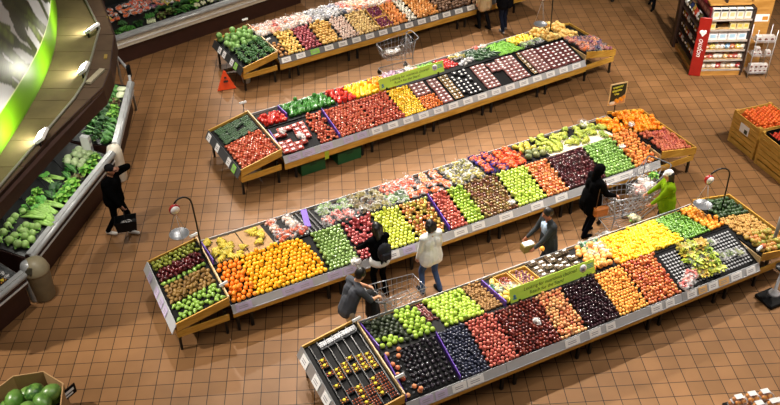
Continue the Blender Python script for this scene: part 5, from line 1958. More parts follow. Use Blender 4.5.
for z in (.3, .62, .94, 1.26):
    b = MB()
    b.slab([(.0, .1, z), (.45, .1, z + .08), (.45, 1.6, z + .08), (.0, 1.6, z)], .025, 0, Vector((0, 0, 1)))
    b.build('side_shelf', M_KDARK, root)
rp = MB()
rp.box((.06, -.03, .84), (.3, .04, 1.66), 0, Matrix.Rotation(-.25, 3, 'Z'), .008)
rpo = rp.build('lettered_panel', M_RED, root)
t = text('oudon', .2, M_CARD, rpo, (.05, -.056, .84), (PI / 2, PI / 2, -.25), shear=.3)
b = MB()
for k, (x, z) in enumerate(((-.03, 1.28), (.05, 1.28))):
    b.lathe([(.055, 0), (.055, .004)], (x + .035, -.05 - x * .25, z), 0, 12, rot=Matrix.Rotation(PI / 2, 3, 'X'))
b.add([(-.03 - .0, -.052, 1.26), (.04, -.058, 1.15), (.13, -.075, 1.26), (.05, -.062, 1.3)], [(0, 1, 2, 3)])
b.build('heart_emblem', M_CARD, rpo)


def carton(p, d, rz, cols, name, label, cat, group=None, top=None, spot_=None):
    b = MB()
    b.box((0, 0, d[2] / 2), d, 0, bev=.004)
    b.box((0, -d[1] / 2 - .001, d[2] * .45), (d[0] * .6, .003, d[2] * .4), 1)
    if top:
        b.box((0, -d[1] / 2 - .001, d[2] * .86), (d[0] * .98, .003, d[2] * .2), 2)
    ms = [mat('carton_%d_%d_%d' % c, c, .5, 0, .04) for c in cols]
    return tag(b.build(name, ms, None, p, rz), label, cat, group)


for i in range(5):
    carton(KP(.33 + i * .205, .12, 1.58), (.18, .12, .27), KR, [(236, 234, 228), (222, 206, 150), (40, 40, 48)], 'bread_carton', 'white carton with dark top on the highest kiosk shelf', 'carton', 'cartons on the highest kiosk shelf', True)
for x in (.3, .82, 1.0, 1.16):
    carton(KP(x, .1, 1.3), (.15, .1, .2), KR, [(236, 222, 170), (234, 196, 84)], 'biscuit_pack', 'yellow white pack on the half empty kiosk shelf', 'pack', 'packs on the half empty kiosk shelf')
for i in range(4):
    carton(KP(.36 + i * .25, .1, 1.0), (.235, .12, .24), KR, [(238, 240, 244), (176, 214, 238)], 'blue_white_pack', 'large blue and white pack in the third kiosk shelf from above', 'pack', 'blue and white packs in the kiosk')
BB = {}


def snack_bag(p, rz, col, name, label, group, k=1.0):
    key = 'snack_%d_%d_%d' % col
    if key not in BB:
        m = MB()
        m.ball((0, 0, .075), .08, 0, 8, 6, (1, .55, .95))
        m.box((0, 0, .15), (.11, .012, .03), 0)
        m.box((0, -.046, .08), (.05, .004, .03), 1)
        BB[key] = m.mesh('snack_bag', [mat(key, col, .25, 0, .15, 20), M_CARD])
    o = obj(name, BB[key], None, p)
    o.rotation_euler = (uni(-.12, .05), uni(-.15, .15), rz + uni(-.2, .2))
    o.scale = (k, k, k)
    return tag(o, label, 'snack bag', group)


for z, cols, gl in ((.72, [(214, 130, 90), (236, 226, 206), (150, 190, 226), (226, 210, 120), (236, 230, 226)], 'third shelf from below'), (.44, [(196, 120, 90), (236, 226, 210), (230, 190, 130), (206, 110, 100), (224, 214, 206)], 'second shelf from below'), (.16, [(224, 214, 204), (196, 90, 90), (236, 230, 224), (214, 190, 160)], 'lowest shelf')):
    for row in range(2):
        for i in range(8):
            snack_bag(KP(.28 + i * .132, .08 + row * .13, z), KR, cols[(i * 3 + row) % len(cols)], 'snack_bag', f'small pale snack bag on the {gl} of the kiosk front', f'snack bags on the {gl} of the kiosk')
for zi, z in enumerate((.3, .62, .94, 1.26)):
    for i in range(8):
        snack_bag(KP(.1, .25 + i * .18, z + .03), KR - PI / 2, [(70, 64, 40), (150, 120, 50), (206, 206, 210), (30, 40, 70), (160, 60, 40)][(i * 2 + zi) % 5], 'chip_bag', f'dark snack bag on side shelf {["lowest", "second", "third", "highest"][zi]} of the kiosk, facing the stands', f'chip bags on the {["lowest", "second", "third", "highest"][zi]} side shelf', 1.6)
for i in range(4):
    carton(KP(.3, .3 + i * .24, 1.56), (.3, .2, .24), KR - PI / 2, [(120, 22, 36), (176, 120, 110)], 'chocolate_box', 'maroon box on top of the kiosk side shelves', 'box', 'maroon boxes on the kiosk')
for i in range(3):
    carton(KP(.3, 1.3 + i * .16, 1.5), (.16, .14, .3), KR - PI / 2, [(96, 104, 84), (150, 150, 130)], 'tea_box', 'grey green box at the rear of the kiosk side', 'box', 'grey green boxes on the kiosk')

root = thing('display_board', 'tall brown board with a white notice right of the kiosk shelves', 'board', KP(1.56, .28, 0), KR)
b = MB()
b.box((0, .0, 1.0), (.56, .06, 2.0), 0, bev=.01)
b.build('board', M_KWOOD, root)
b = MB()
b.box((0, -.035, 1.5), (.46, .01, .2))
notice_o = b.build('notice', M_CARD, root)
b = MB()
b.box((.13, -.043, 1.49), (.14, .008, .1))
b.build('notice_picture', mat('toast_print', (206, 140, 50), .5), notice_o)
root = thing('wire_rack', 'chrome wire rack of small mug boxes right of the kiosk', 'rack', KP(1.66, -.02, 0), KR)
for x in (-.25, .25):
    for y in (-.18, .18):
        b = MB()
        b.tube([(x, y, 0), (x, y, 1.36)], .012, 0, 6)
        b.build('upright', M_CHROME, root)
for z in (.12, .62, 1.02):
    b = MB()
    for k in range(7):
        b.tube([(-.25, -.18 + k * .06, z), (.25, -.18 + k * .06, z)], .005, 0, 4)
    for x in (-.25, 0, .25):
        b.tube([(x, -.18, z), (x, .18, z)], .006, 0, 4)
    b.tube([(-.25, -.18, z + .06), (.25, -.18, z + .06)], .006, 0, 4)
    b.build('wire_shelf', M_CHROME, root)


def mug_box(p, s, label, group, col=(206, 198, 194)):
    b = MB()
    b.box((0, 0, s / 2), (s, s, s), 0, bev=.004)
    b.lathe([(s * .26, 0), (s * .26, .003)], (0, -s / 2, s * .48), 1, 12, rot=Matrix.Rotation(PI / 2, 3, 'X'))
    b.box((s * .24, -s / 2 - .001, s * .5), (s * .12, .003, s * .2), 1)
    tag(b.build('mug_box', [mat('mug_carton', col, .5, 0, .05), mat('mug_print', (110, 60, 52), .5)], None, p, KR), label, 'box', group)


for j in range(2):
    for i in range(4):
        mug_box(KP(1.48 + i * .122, -.1, .125 + j * .125), .115, 'white mug box in the two full rows at the foot of the wire rack', 'mug boxes in the full rows')
for x, z in ((1.48, .625), (1.605, .625), (1.54, .74)):
    mug_box(KP(x, -.1, z), .11, 'white mug box in the little pyramid on the middle rack shelf', 'mug boxes of the pyramid')
for i in range(3):
    mug_box(KP(1.5 + i * .16, -.1, 1.025), .15, 'large printed mug box on the top shelf of the wire rack', 'large mug boxes', (196, 170, 164))
mug_box(KP(1.83, -.1, .625), .12, 'single mug box at the right of the middle rack shelf', None, (180, 176, 170))

# ------------------------------------------------------------------ pallet crates of fruit at the right edge


def pallet_crate(c0, e1, e2, h, label):
    """slatted crate: corner c0 and the two edge vectors"""
    c0, e1, e2 = Vector((*c0, 0)), Vector((*e1, 0)), Vector((*e2, 0))
    cen = c0 + (e1 + e2) / 2
    rz = math.atan2(e1.y, e1.x)
    a, d = e1.length / 2, e2.length / 2
    root = thing('pallet_crate', label, 'crate', cen, rz, 'slatted wooden pallet crates')
    for sx in (-1, 1):
        for sy in (-1, 1):
            b = MB()
            b.box((sx * (a - .04), sy * (d - .04), h / 2), (.08, .08, h))
            b.build('corner_post', M_CRATE, root)
    n = 5
    for k in range(n):
        z = .16 + (h - .18) * (k + .5) / n
        for s in (-1, 1):
            b = MB()
            b.box((0, s * (d - .005), z), (2 * a, .022, (h - .18) / n - .02))
            b.build('slat', M_CRATE, root)
            b = MB()
            b.box((s * (a - .005), 0, z), (.022, 2 * d, (h - .18) / n - .02))
            b.build('slat', M_CRATE, root)
    b = MB()
    b.box((0, 0, h - .2), (2 * a - .06, 2 * d - .06, .03))
    b.build('floor_board', M_CRATE, root)
    b = MB()
    for y in (-d + .06, 0, d - .06):
        b.box((0, y, .06), (2 * a, .09, .12))
    b.build('skid', M_CRATE, root)
    return root, cen, rz, a, d, h


e1 = Vector((-.30, .86)).normalized()
e2 = Vector((.86, .30)).normalized()
cr1 = pallet_crate((8.3, 16.84), e1 * .9, e2 * 1.0, .84, 'slatted pallet crate of mandarins with a white notice')
c2b = Vector((8.3, 16.78)) - e1 * 1.0
cr2 = pallet_crate(tuple(c2b), e1 * .97, e2 * 1.0, .84, 'slatted pallet crate of boxed tomatoes nearest the right edge')
kind('crate_mandarin', 'round', .042, [(232, 96, 34), (242, 120, 44), (222, 82, 28)], .4, .2)
kind('crate_tomato', 'tomato', .04, [(206, 50, 34), (220, 72, 46)], .25, .2, stem=GREEN_STEM)


def in_crate(cr, x, y, z):
    root, cen, rz, a, d, h = cr
    return cen + Vector((math.cos(rz) * x - math.sin(rz) * y, math.sin(rz) * x + math.cos(rz) * y, h - .185 + z))


for lay_ in range(3):
    for x, y, i, j in grid(-.4 + .02 * lay_, .4 - .02 * lay_, -.44 + .02 * lay_, .44 - .02 * lay_, .088 if lay_ else .087):
        put('crate_mandarin', in_crate(cr1, x + uni(-.01, .01), y + uni(-.01, .01), .042 + lay_ * .066), 'mandarin heaped in the pallet crate with the white notice', 'mandarins in the pallet crate', 'mandarin')
b = MB()
b.box((0, 0, 0), (.3, .006, .22))
b.box((.06, -.004, -.04), (.1, .004, .1), 1)
o = b.build('crate_notice', [M_CARD, mat('dark_print', (50, 60, 40), .6)], cr1[0], (-.1, -.47, .0), 0)
ff = MB()
o.location = (0.0, cr1[4] + .012, .56)
o.rotation_euler = (0, 0, PI)
for i in range(2):
    for j in range(2):
        p = in_crate(cr2, -.22 + i * .44, -.23 + j * .46, .0)
        b = MB()
        w_, d_, h_ = .4, .42, .2
        for sx in (-1, 1):
            b.box((sx * w_ / 2, 0, h_ / 2), (.014, d_, h_))
            b.box((0, sx * d_ / 2, h_ / 2), (w_, .014, h_))
        b.box((0, 0, .05), (w_, d_, .1))
        tag(b.build('produce_box', M_BLACK, None, p, cr2[2]), 'black box of tomatoes in the nearest pallet crate', 'box', 'black tomato boxes in the crate')
        for x, y, a_, b_ in grid(-.18, .18, -.19, .19, .086):
            put('crate_tomato', p + Matrix.Rotation(cr2[2], 3, 'Z') @ Vector((x, y, .135)), 'red tomato in a black box of the nearest pallet crate', 'tomatoes in the pallet crate', 'tomato')
b = MB()
for sx in (-1, 1):
    b.box((sx * .2, 0, .11), (.016, .5, .22))
    b.box((0, sx * .25, .11), (.4, .016, .22))
b.box((0, 0, .02), (.4, .5, .03))
tag(b.build('produce_box', M_KDARK, None, in_crate(cr2, .24, -.24, .2) + Vector((0, 0, 0)), cr2[2]), 'dark empty box stacked at the corner between the two pallet crates', 'box')

# ------------------------------------------------------------------ small floor things
root = thing('waste_bin', 'beige waste bin with a swing hood beside the left case', 'waste bin', (-6.62, 12.56, 0), .5)
M_BIN = mat('beige_bin', (132, 122, 96), .5)
b = MB()
b.lathe([(.2, 0), (.215, .02), (.235, .62), (.24, .64)], n=20)
b.build('bin_body', M_BIN, root)
b = MB()
b.lathe([(.25, .63), (.255, .66), (.235, .74), (.19, .84), (.1, .9), (.02, .91)], n=20)
hood_o = b.build('hood', mat('beige_hood', (150, 140, 112), .45), root)
b = MB()
b.box((-.14, -.13, .78), (.2, .05, .14), 0, Matrix.Rotation(-.8, 3, 'Z') @ Matrix.Rotation(-.5, 3, 'X'), .01)
b.build('flap', mat('dark_flap', (70, 64, 50), .5), hood_o)

root = thing('floor_cone', 'orange triangular floor cone under the left end of the farthest stand', 'warning sign', (-4.25, 20.45, 0), .3)
b = MB()
for k in range(3):
    a = k * 2.094 + 1.57
    q = a + 2.094
    R_ = .29
    b.slab([(R_ * math.cos(a), R_ * math.sin(a), .02), (R_ * math.cos(q), R_ * math.sin(q), .02), (.03 * math.cos(q), .03 * math.sin(q), .5), (.03 * math.cos(a), .03 * math.sin(a), .5)], .012)
cone_o = b.build('cone_panel', mat('signal_orange', (226, 74, 26), .45), root)
b = MB()
b.box((0, -.125, .25), (.12, .012, .05), 0, Matrix.Rotation(-.36, 3, 'X'))
b.box((0, -.09, .34), (.06, .012, .05), 0, Matrix.Rotation(-.36, 3, 'X'))
b.build('warning_print', M_KDARK, cone_o)
b = MB()
b.lathe([(.1, 0), (.13, .2), (.14, .21), (.12, .2), (.02, .05)], (-3.75, 20.75, 0), 0, 14)
tag(b.build('white_bucket', M_WHITE), 'white bucket behind the orange floor cone', 'bucket')

M_GRN = mat('green_crate', (22, 84, 46), .45)
for (x, y), lab in (((-1.82, 16.72), 'left of two green plastic crates under the tomato stand'), ((-1.02, 17.15), 'right of two green plastic crates under the tomato stand')):
    root = thing('plastic_crate', lab, 'crate', (x, y, 0), ROT('S2'), 'green crates under the tomato stand')
    b = MB()
    for sx in (-1, 1):
        b.box((sx * .29, 0, .15), (.02, .4, .28))
        b.box((0, sx * .2, .15), (.6, .02, .28))
    b.box((0, 0, .015), (.6, .4, .03))
    b.build('crate_body', M_GRN, root)
    b = MB()
    b.box((0, -.215, .24), (.16, .012, .04))
    b.box((0, -.2, .29), (.6, .04, .03))
    b.build('grip', mat('dark_green', (14, 58, 32), .5), root)
b = MB()
b.box((0, 0, 0), (.1, .008, .2))
tag(b.build('shelf_tag', mat('yellow_green_tag', (170, 196, 50), .5), None, W('S2', 1.02, -.085, .42), ROT('S2')), 'yellow green tag hanging from the front plank of the tomato stand', 'tag')

b = MB()
b.tube([(7.3, 13.06, 0), (7.3, 13.06, 1.3)], .035, 0, 10)
b.box((7.3, 13.06, .01), (.16, .16, .02))
tag(b.build('steel_post', mat('dull_steel', (128, 122, 112), .4, .4)), 'grey steel post beside the mango end tray', 'post')
root = thing('scale_stand', 'black square base with a chrome foot at the right edge', 'stand', (7.12, 12.2, 0), .45)
b = MB()
b.box((0, 0, .04), (.42, .42, .08), 0, bev=.015)
b.build('base', M_BLACK, root)
b = MB()
b.lathe([(.12, .08), (.1, .13), (.03, .17), (.025, .7)], (.1, .04, 0), 0, 14)
b.build('pedestal', M_CHROME, root)
b = MB()
b.lathe([(.08, .7), (.13, .73), (.13, .76), (.02, .78)], (.1, .04, 0), 0, 16)
b.build('top_plate', M_LEG, root)

# octagonal bin of watermelons
MX, MY = -5.72, 9.24
root = thing('melon_bin', 'octagonal cardboard bin of striped watermelons', 'bin', (MX, MY, 0), .2)
b = MB()
pts = [(math.cos(PI / 8 + k * PI / 4), math.sin(PI / 8 + k * PI / 4)) for k in range(8)]
R0, R1 = .62, .6
for k in range(8):
    q = (k + 1) % 8
    o0, o1, i0, i1 = Vector(pts[k]) * R0, Vector(pts[q]) * R0, Vector(pts[k]) * R1, Vector(pts[q]) * R1
    vs = [(*o0, .0), (*o1, .0), (*o1, .86), (*o0, .86), (*i0, .0), (*i1, .0), (*i1, .86), (*i0, .86)]
    b.add(vs, [(0, 1, 2, 3), (7, 6, 5, 4), (3, 2, 6, 7), (1, 0, 4, 5)])
b.build('bin_wall', M_CARDBOARD, root)
b = MB()
b.prism([(x * .6, y * .6) for x, y in pts], .05, .49)
b.build('bin_floor', M_KDARK, root)
kind('watermelon', 'oval', .14, [(88, 140, 46), (130, 170, 80), (50, 96, 34)], .35, .8, 14, n=16)
nm = 0
for z, lst in ((.62, [(-.36, .02), (-.1, -.3), (.12, .02), (.36, -.2), (-.12, .34), (.3, .28), (.1, -.44), (-.4, -.28)]), (.82, [(.1, .22), (.3, .0), (-.2, .06), (.1, -.18), (.38, .2)])):
    for x, y in lst:
        put('watermelon', Vector((MX + x * .92, MY + y * .92, z - .0)), 'striped green watermelon in the octagonal cardboard bin', 'watermelons in the bin', 'watermelon')
b = MB()
b.box((0, 0, 0), (.3, .012, .2))
b.box((0, -.008, .02), (.22, .004, .05), 1)
b.box((0, -.008, -.05), (.16, .004, .03), 1)
tag(b.build('bin_sign', [M_BLACK, M_CARD], None, (MX + .56, MY + .3, .68), 1.0), 'small dark sign on the rim of the melon bin', 'sign')
b = MB()
b.box((0, 0, .2), (.5, .36, .4), 0, bev=.01)
tag(b.build('black_box', M_BLACK, None, (MX + .98, MY - .12, 0), .2), 'black box standing right of the melon bin', 'box')

# table of packed bread rolls at the bottom right
root = thing('display_table', 'dark display table of packed golden rolls', 'table', (5.62, 8.98, 0), .25)
b = MB()
b.box((0, 0, .68), (.85, .6, .06), 0, bev=.01)
b.build('table_top', M_BLACK, root)
for x in (-.36, .36):
    for y in (-.24, .24):
        b = MB()
        b.box((x, y, .33), (.05, .05, .65))
        b.build('leg', M_LEG, root)
M_BREAD = fruit_mat('bread_roll', [(206, 130, 44), (222, 150, 64), (190, 112, 36)], .5, .3)
pk = MB()
for i in range(2):
    for j in range(2):
        pk.ball(((i - .5) * .09, (j - .5) * .08, .045), .048, 0, 8, 5, (1, .9, .85))
lidb = MB()
lidb.box((0, 0, .055), (.21, .18, .1), 0, bev=.025)
labb = MB()
labb.box((.0, .03, .108), (.13, .09, .004), 0, bev=.001)
pm, lm_, lb = pk.mesh('rolls', M_BREAD), lidb.mesh('clear_lid', film_mat('roll_lid', (240, 240, 238), .25)), labb.mesh('roll_label', M_WHITE)
for k, (x, y, z) in enumerate([(-.28, .18, 0), (-.04, .18, 0), (.2, .17, 0), (-.28, -.03, 0), (-.04, -.03, 0), (.2, -.03, 0), (-.25, .16, .11), (-.02, .16, .11), (.2, .15, .11), (.36, .02, 0), (-.02, -.03, .11), (.22, -.05, .11)]):
    R_ = Matrix.Rotation(.25, 3, 'Z')
    p = Vector((5.62, 8.98, .71)) + R_ @ Vector((x, y, z))
    o = obj('roll_pack', pm, None, p, .25 + uni(-.08, .08))
    tag(o, 'clear pack of golden rolls with white label on the dark table', 'bread pack', 'packs of golden rolls')
    obj('lid', lm_, o)
    obj('label', lb, o)

# ------------------------------------------------------------------ shopping carts
M_CART = mat('cart_wire', (150, 151, 155), .3, .5, .03)


def cart(loc, rz, label, group='wire shopping carts'):
    """local +x is the way the cart rolls; handle at -x"""
    root = thing('shopping_cart', label, 'shopping cart', loc, rz, group)
    zt0, zt1, zb0, zb1 = 1.0, .88, .52, .6
    xb, xf, wb, wf = -.42, .46, .28, .22
    b = MB()

    def P(f, g, side):   # f along 0..1, g height 0..1
        x = (xb + .06 * (1 - g)) + (xf - .06 * (1 - g) - (xb + .06 * (1 - g))) * f
        z = (zb0 + (zb1 - zb0) * f) * (1 - g) + (zt0 + (zt1 - zt0) * f) * g
        y = (wb + (wf - wb) * f) * (.84 + .16 * g) * side
        return (x, y, z)
    for side in (-1, 1):
        for g in (0, .33, .66, 1):
            b.tube([P(0, g, side), P(1, g, side)], .008 if g == 1 else .0042, 0, 4)
        for k in range(9):
            b.tube([P(k / 8, 0, side), P(k / 8, 1, side)], .0042, 0, 4)
    for g in (0, .33, .66, 1):
        b.tube([P(1, g, -1), P(1, g, 1)], .008 if g == 1 else .0042, 0, 4)
        b.tube([P(0, g, -1), P(0, g, 1)], .0042, 0, 4)
    for k in range(7):
        s = -1 + 2 * k / 6
        q = lambda f, g: tuple(Vector(P(f, g, -1)).lerp(Vector(P(f, g, 1)), (s + 1) / 2))
        b.tube([q(1, 1), q(1, 0), q(0, 0), q(0, .8)], .0042, 0, 4)
    for k in range(1, 9):
        b.tube([P(k / 9, 0, -1), P(k / 9, 0, 1)], .0042, 0, 4)
    b.build('basket', M_CART, root)
    b = MB()
    b.tube([(-.42, -.27, 1.0), (-.52, -.26, 1.04), (-.56, -.2, 1.04), (-.56, .2, 1.04), (-.52, .26, 1.04), (-.42, .27, 1.0)], .014, 0, 8)
    b.build('handle', mat('handle_grip', (92, 94, 98), .4), root)
    b = MB()
    for side in (-1, 1):
        b.tube([(-.44, side * .26, 1.0), (-.36, side * .25, .5), (-.4, side * .25, .16), (.42, side * .2, .16)], .013, 0, 6)
        b.tube([(-.36, side * .25, .5), (.34, side * .19, .56)], .01, 0, 6)
    b.tube([(-.4, -.25, .16), (-.4, .25, .16)], .01, 0, 6)
    for k in range(7):
        y = -.18 + .06 * k
        b.tube([(-.38, y, .2), (.4, y * .9, .2)], .0045, 0, 4)
    b.tube([(.42, -.2, .16), (.42, .2, .16)], .01, 0, 6)
    b.build('chassis', M_CART, root)
    b = MB()
    for k in range(6):
        y = -.2 + .08 * k
        b.tube([(-.4, y, .96), (-.22, y, .78), (-.2, y, .62)], .0045, 0, 4)
    b.tube([(-.22, -.22, .78), (-.22, .22, .78)], .006, 0, 4)
    b.build('child_seat', M_CART, root)
    for x, y in ((-.38, -.24), (-.38, .24), (.4, -.19), (.4, .19)):
        b = MB()
        b.lathe([(.055, -.014), (.06, -.01), (.06, .01), (.055, .014)], (x, y, .06), 0, 12, rot=Matrix.Rotation(PI / 2, 3, 'X'))
        b.box((x, y, .12), (.03, .036, .08))
        b.build('wheel', M_LEG, root)
    return root


cart((.12, 11.64, 0), ROT('S4') + .1, 'empty wire shopping cart held by the man in grey')
cart((4.78, 14.42, 0), .3, 'wire shopping cart held by the shopper in the black hood')
cart((5.3, 14.95, 0), -2.3, 'wire shopping cart full of clear bags beside the lime jacket')
cart((.2, 21.1, 0), 3.55, 'wire shopping cart with white bags between the two far stands')
cart((7.2, 25.75, 0), .2, 'shopping cart at the far top edge, only its wheels in view')
for p, k in (((.0, 21.05, .62), 1.3), ((.22, 21.15, .62), 1.2), ((.1, 20.95, .68), 1.1)):
    bag_on(Vector(p), B_EMPTY, 'plastic_bag', 'white plastic bag in the cart between the far stands', 'bag', k)['group'] = 'white bags in the far cart'
for p, k in (((5.2, 14.85, .6), 1.5), ((5.4, 15.0, .6), 1.5), ((5.25, 15.05, .7), 1.3), ((5.35, 14.85, .72), 1.3)):
    bag_on(Vector(p), B_WHT if k > 1.4 else B_EMPTY, 'plastic_bag', 'clear bag of groceries in the full cart by the lime jacket', 'bag', k)['group'] = 'grocery bags in the full cart'
place_leafy('lettuce_head', Vector((5.5, 15.12, .78)), 'green lettuce on top of the bags in the full cart', 'lettuce', k=.7)
place_leafy('cauliflower_head', Vector((4.98, 14.3, .23)), 'green and white leek bundle on the lower tray of a cart', 'vegetable', k=1.6)
bag_on(Vector((4.36, 13.78, .0)), bag_meshes('shopping_bag_filling', [(226, 220, 214), (40, 36, 38), (206, 200, 196)], .09, 9, WHITE_FILM, (.24, .18, .16)), 'shopping_bag', 'white and black shopping bag on the floor behind the grapefruit', 'bag', 1.3)

# basket carried by the man at the left
root = thing('shopping_basket', 'black hand basket carried by the man in black', 'basket', (-5.32, 14.12, .38), .25)
b = MB()
for (p, q) in (((-.22, -.14), (.22, -.14)), ((.22, -.14), (.22, .14)), ((.22, .14), (-.22, .14)), ((-.22, .14), (-.22, -.14))):
    b.slab([(p[0] * .85, p[1] * .85, 0), (q[0] * .85, q[1] * .85, 0), (q[0], q[1], .24), (p[0], p[1], .24)], .012)
b.box((0, 0, .006), (.37, .24, .012))
b.build('basket_body', M_BLACK, root)
b = MB()
b.tube([(0, -.14, .24), (0, -.12, .36), (0, 0, .4), (0, .12, .36), (0, .14, .24)], .01, 0, 6)
b.build('handle', M_BLACK, root)
bag_on(Vector((-5.32, 14.12, .44)), B_EMPTY, 'plastic_bag', 'grey plastic bag inside the black hand basket', 'bag', 1.2)

# ------------------------------------------------------------------ people


def capsule(m, a, q, ra, rb, n=10):
    a, q = Vector(a), Vector(q)
    d = q - a
    L = d.length
    z = d.normalized() if L > 1e-6 else Vector((0, 0, 1))
    R = z.to_track_quat('Z', 'Y').to_matrix()
    prof = []
    for k in range(4):
        t = -PI / 2 + PI / 2 * k / 3
        prof.append((max(.001, ra * math.cos(t)), ra * math.sin(t)))
    for k in range(4):
        t = PI / 2 * k / 3
        prof.append((max(.001, rb * math.cos(t)), L + rb * math.sin(t)))
    m.lathe(prof, a, 0, n, rot=R)


def remesh(name, prims, mats, voxel, smooth=2):
    """grow one continuous surface over tapered limbs; every face takes the material of the limb it belongs to.
    prims: (a, b, ra, rb, material index, (sx, sy, sz) or None)"""
    m = MB()
    for a, q, ra, rb, mi, sc in prims:
        if sc is None:
            capsule(m, a, q, ra, rb)
        else:
            m.ball(a, ra, 0, 14, 10, sc[:3], sc[3] if len(sc) > 3 else None)
    me = m.mesh('tmp', mats)
    o = bpy.data.objects.new('tmp', me)
    C.objects.link(o)
    md = o.modifiers.new('r', 'REMESH')
    md.mode = 'VOXEL'
    md.voxel_size = voxel
    s = o.modifiers.new('s', 'SMOOTH')
    s.iterations = smooth
    s.factor = .5
    dg = bpy.context.evaluated_depsgraph_get()
    ev = o.evaluated_get(dg)
    out = bpy.data.meshes.new_from_object(ev)
    bpy.data.objects.remove(o)
    bpy.data.meshes.remove(me)
    out.name = name
    out.materials.clear()
    for x in mats:
        out.materials.append(x)
    n = len(out.polygons)
    cen = np.empty(n * 3, dtype=np.float32)
    out.polygons.foreach_get('center', cen)
    cen = cen.reshape(-1, 3)
    best = np.full(n, 1e9)
    idx = np.zeros(n, dtype=np.int32)
    for a, q, ra, rb, mi, sc in prims:
        a = np.array(a, dtype=np.float32)
        if sc is None:
            d = np.array(q, dtype=np.float32) - a
            L2 = max(1e-9, float(d @ d))
            t = np.clip(((cen - a) @ d) / L2, 0, 1)
            dist_ = np.linalg.norm(cen - a - t[:, None] * d, axis=1) - (ra + (rb - ra) * t)
        else:
            v = cen - a
            if len(sc) > 3:
                v = v @ np.array(sc[3], dtype=np.float32)
            v = v / np.array(sc[:3], dtype=np.float32)
            dist_ = (np.linalg.norm(v, axis=1) - ra) * min(sc[:3])
        k = dist_ < best
        best[k] = dist_[k]
        idx[k] = mi
    out.polygons.foreach_set('material_index', idx)
    out.polygons.foreach_set('use_smooth', np.ones(n, dtype=bool))
    out.update()
    return out


def ik(a, target, l1, l2, pole):
    a, target, pole = Vector(a), Vector(target), Vector(pole)
    d = target - a
    L = min(d.length, (l1 + l2) * .995)
    L = max(L, abs(l1 - l2) + .02)
    z = d.normalized()
    x = (l1 * l1 - l2 * l2 + L * L) / (2 * L)
    y = math.sqrt(max(0, l1 * l1 - x * x))
    p = pole - z * pole.dot(z)
    p = p.normalized() if p.length > 1e-4 else Vector((0, 1, 0))
    return a + z * x + p * y, a + z * L


def hand(prims, wrist, d, palm, thumb_side, mi, k=1.0, curl=.5):
    """palm, four unequal fingers with a knuckle bend and a thumb from the side of the palm"""
    wrist, d = Vector(wrist), Vector(d).normalized()
    n = Vector(palm)
    n = (n - d * n.dot(d)).normalized()          # palm faces n
    s = d.cross(n).normalized() * thumb_side     # towards the thumb
    c = wrist + d * .05 * k
    for q in (-.026, -.009, .009, .026):
        prims.append((wrist + d * .01 * k + s * q * .6 * k, wrist + d * .085 * k + s * q * k, .015 * k, .0135 * k, mi, None))
    for q, ln in ((.029, .07), (.01, .08), (-.01, .075), (-.028, .058)):
        k0 = wrist + d * .088 * k + s * q * k
        k1 = k0 + (d * math.cos(curl) + n * math.sin(curl)) * ln * .52 * k
        k2 = k1 + (d * math.cos(curl * 2.2) + n * math.sin(curl * 2.2)) * ln * .5 * k
        prims.append((k0, k1, .0105 * k, .0095 * k, mi, None))
        prims.append((k1, k2, .0095 * k, .008 * k, mi, None))
    t0 = wrist + d * .03 * k + s * .026 * k
    t1 = t0 + (d * .7 + s * .75 + n * .3).normalized() * .042 * k
    t2 = t1 + (d * .9 + s * .1 + n * .55).normalized() * .034 * k
    prims.append((t0, t1, .0135 * k, .011 * k, mi, None))
    prims.append((t1, t2, .011 * k, .009 * k, mi, None))


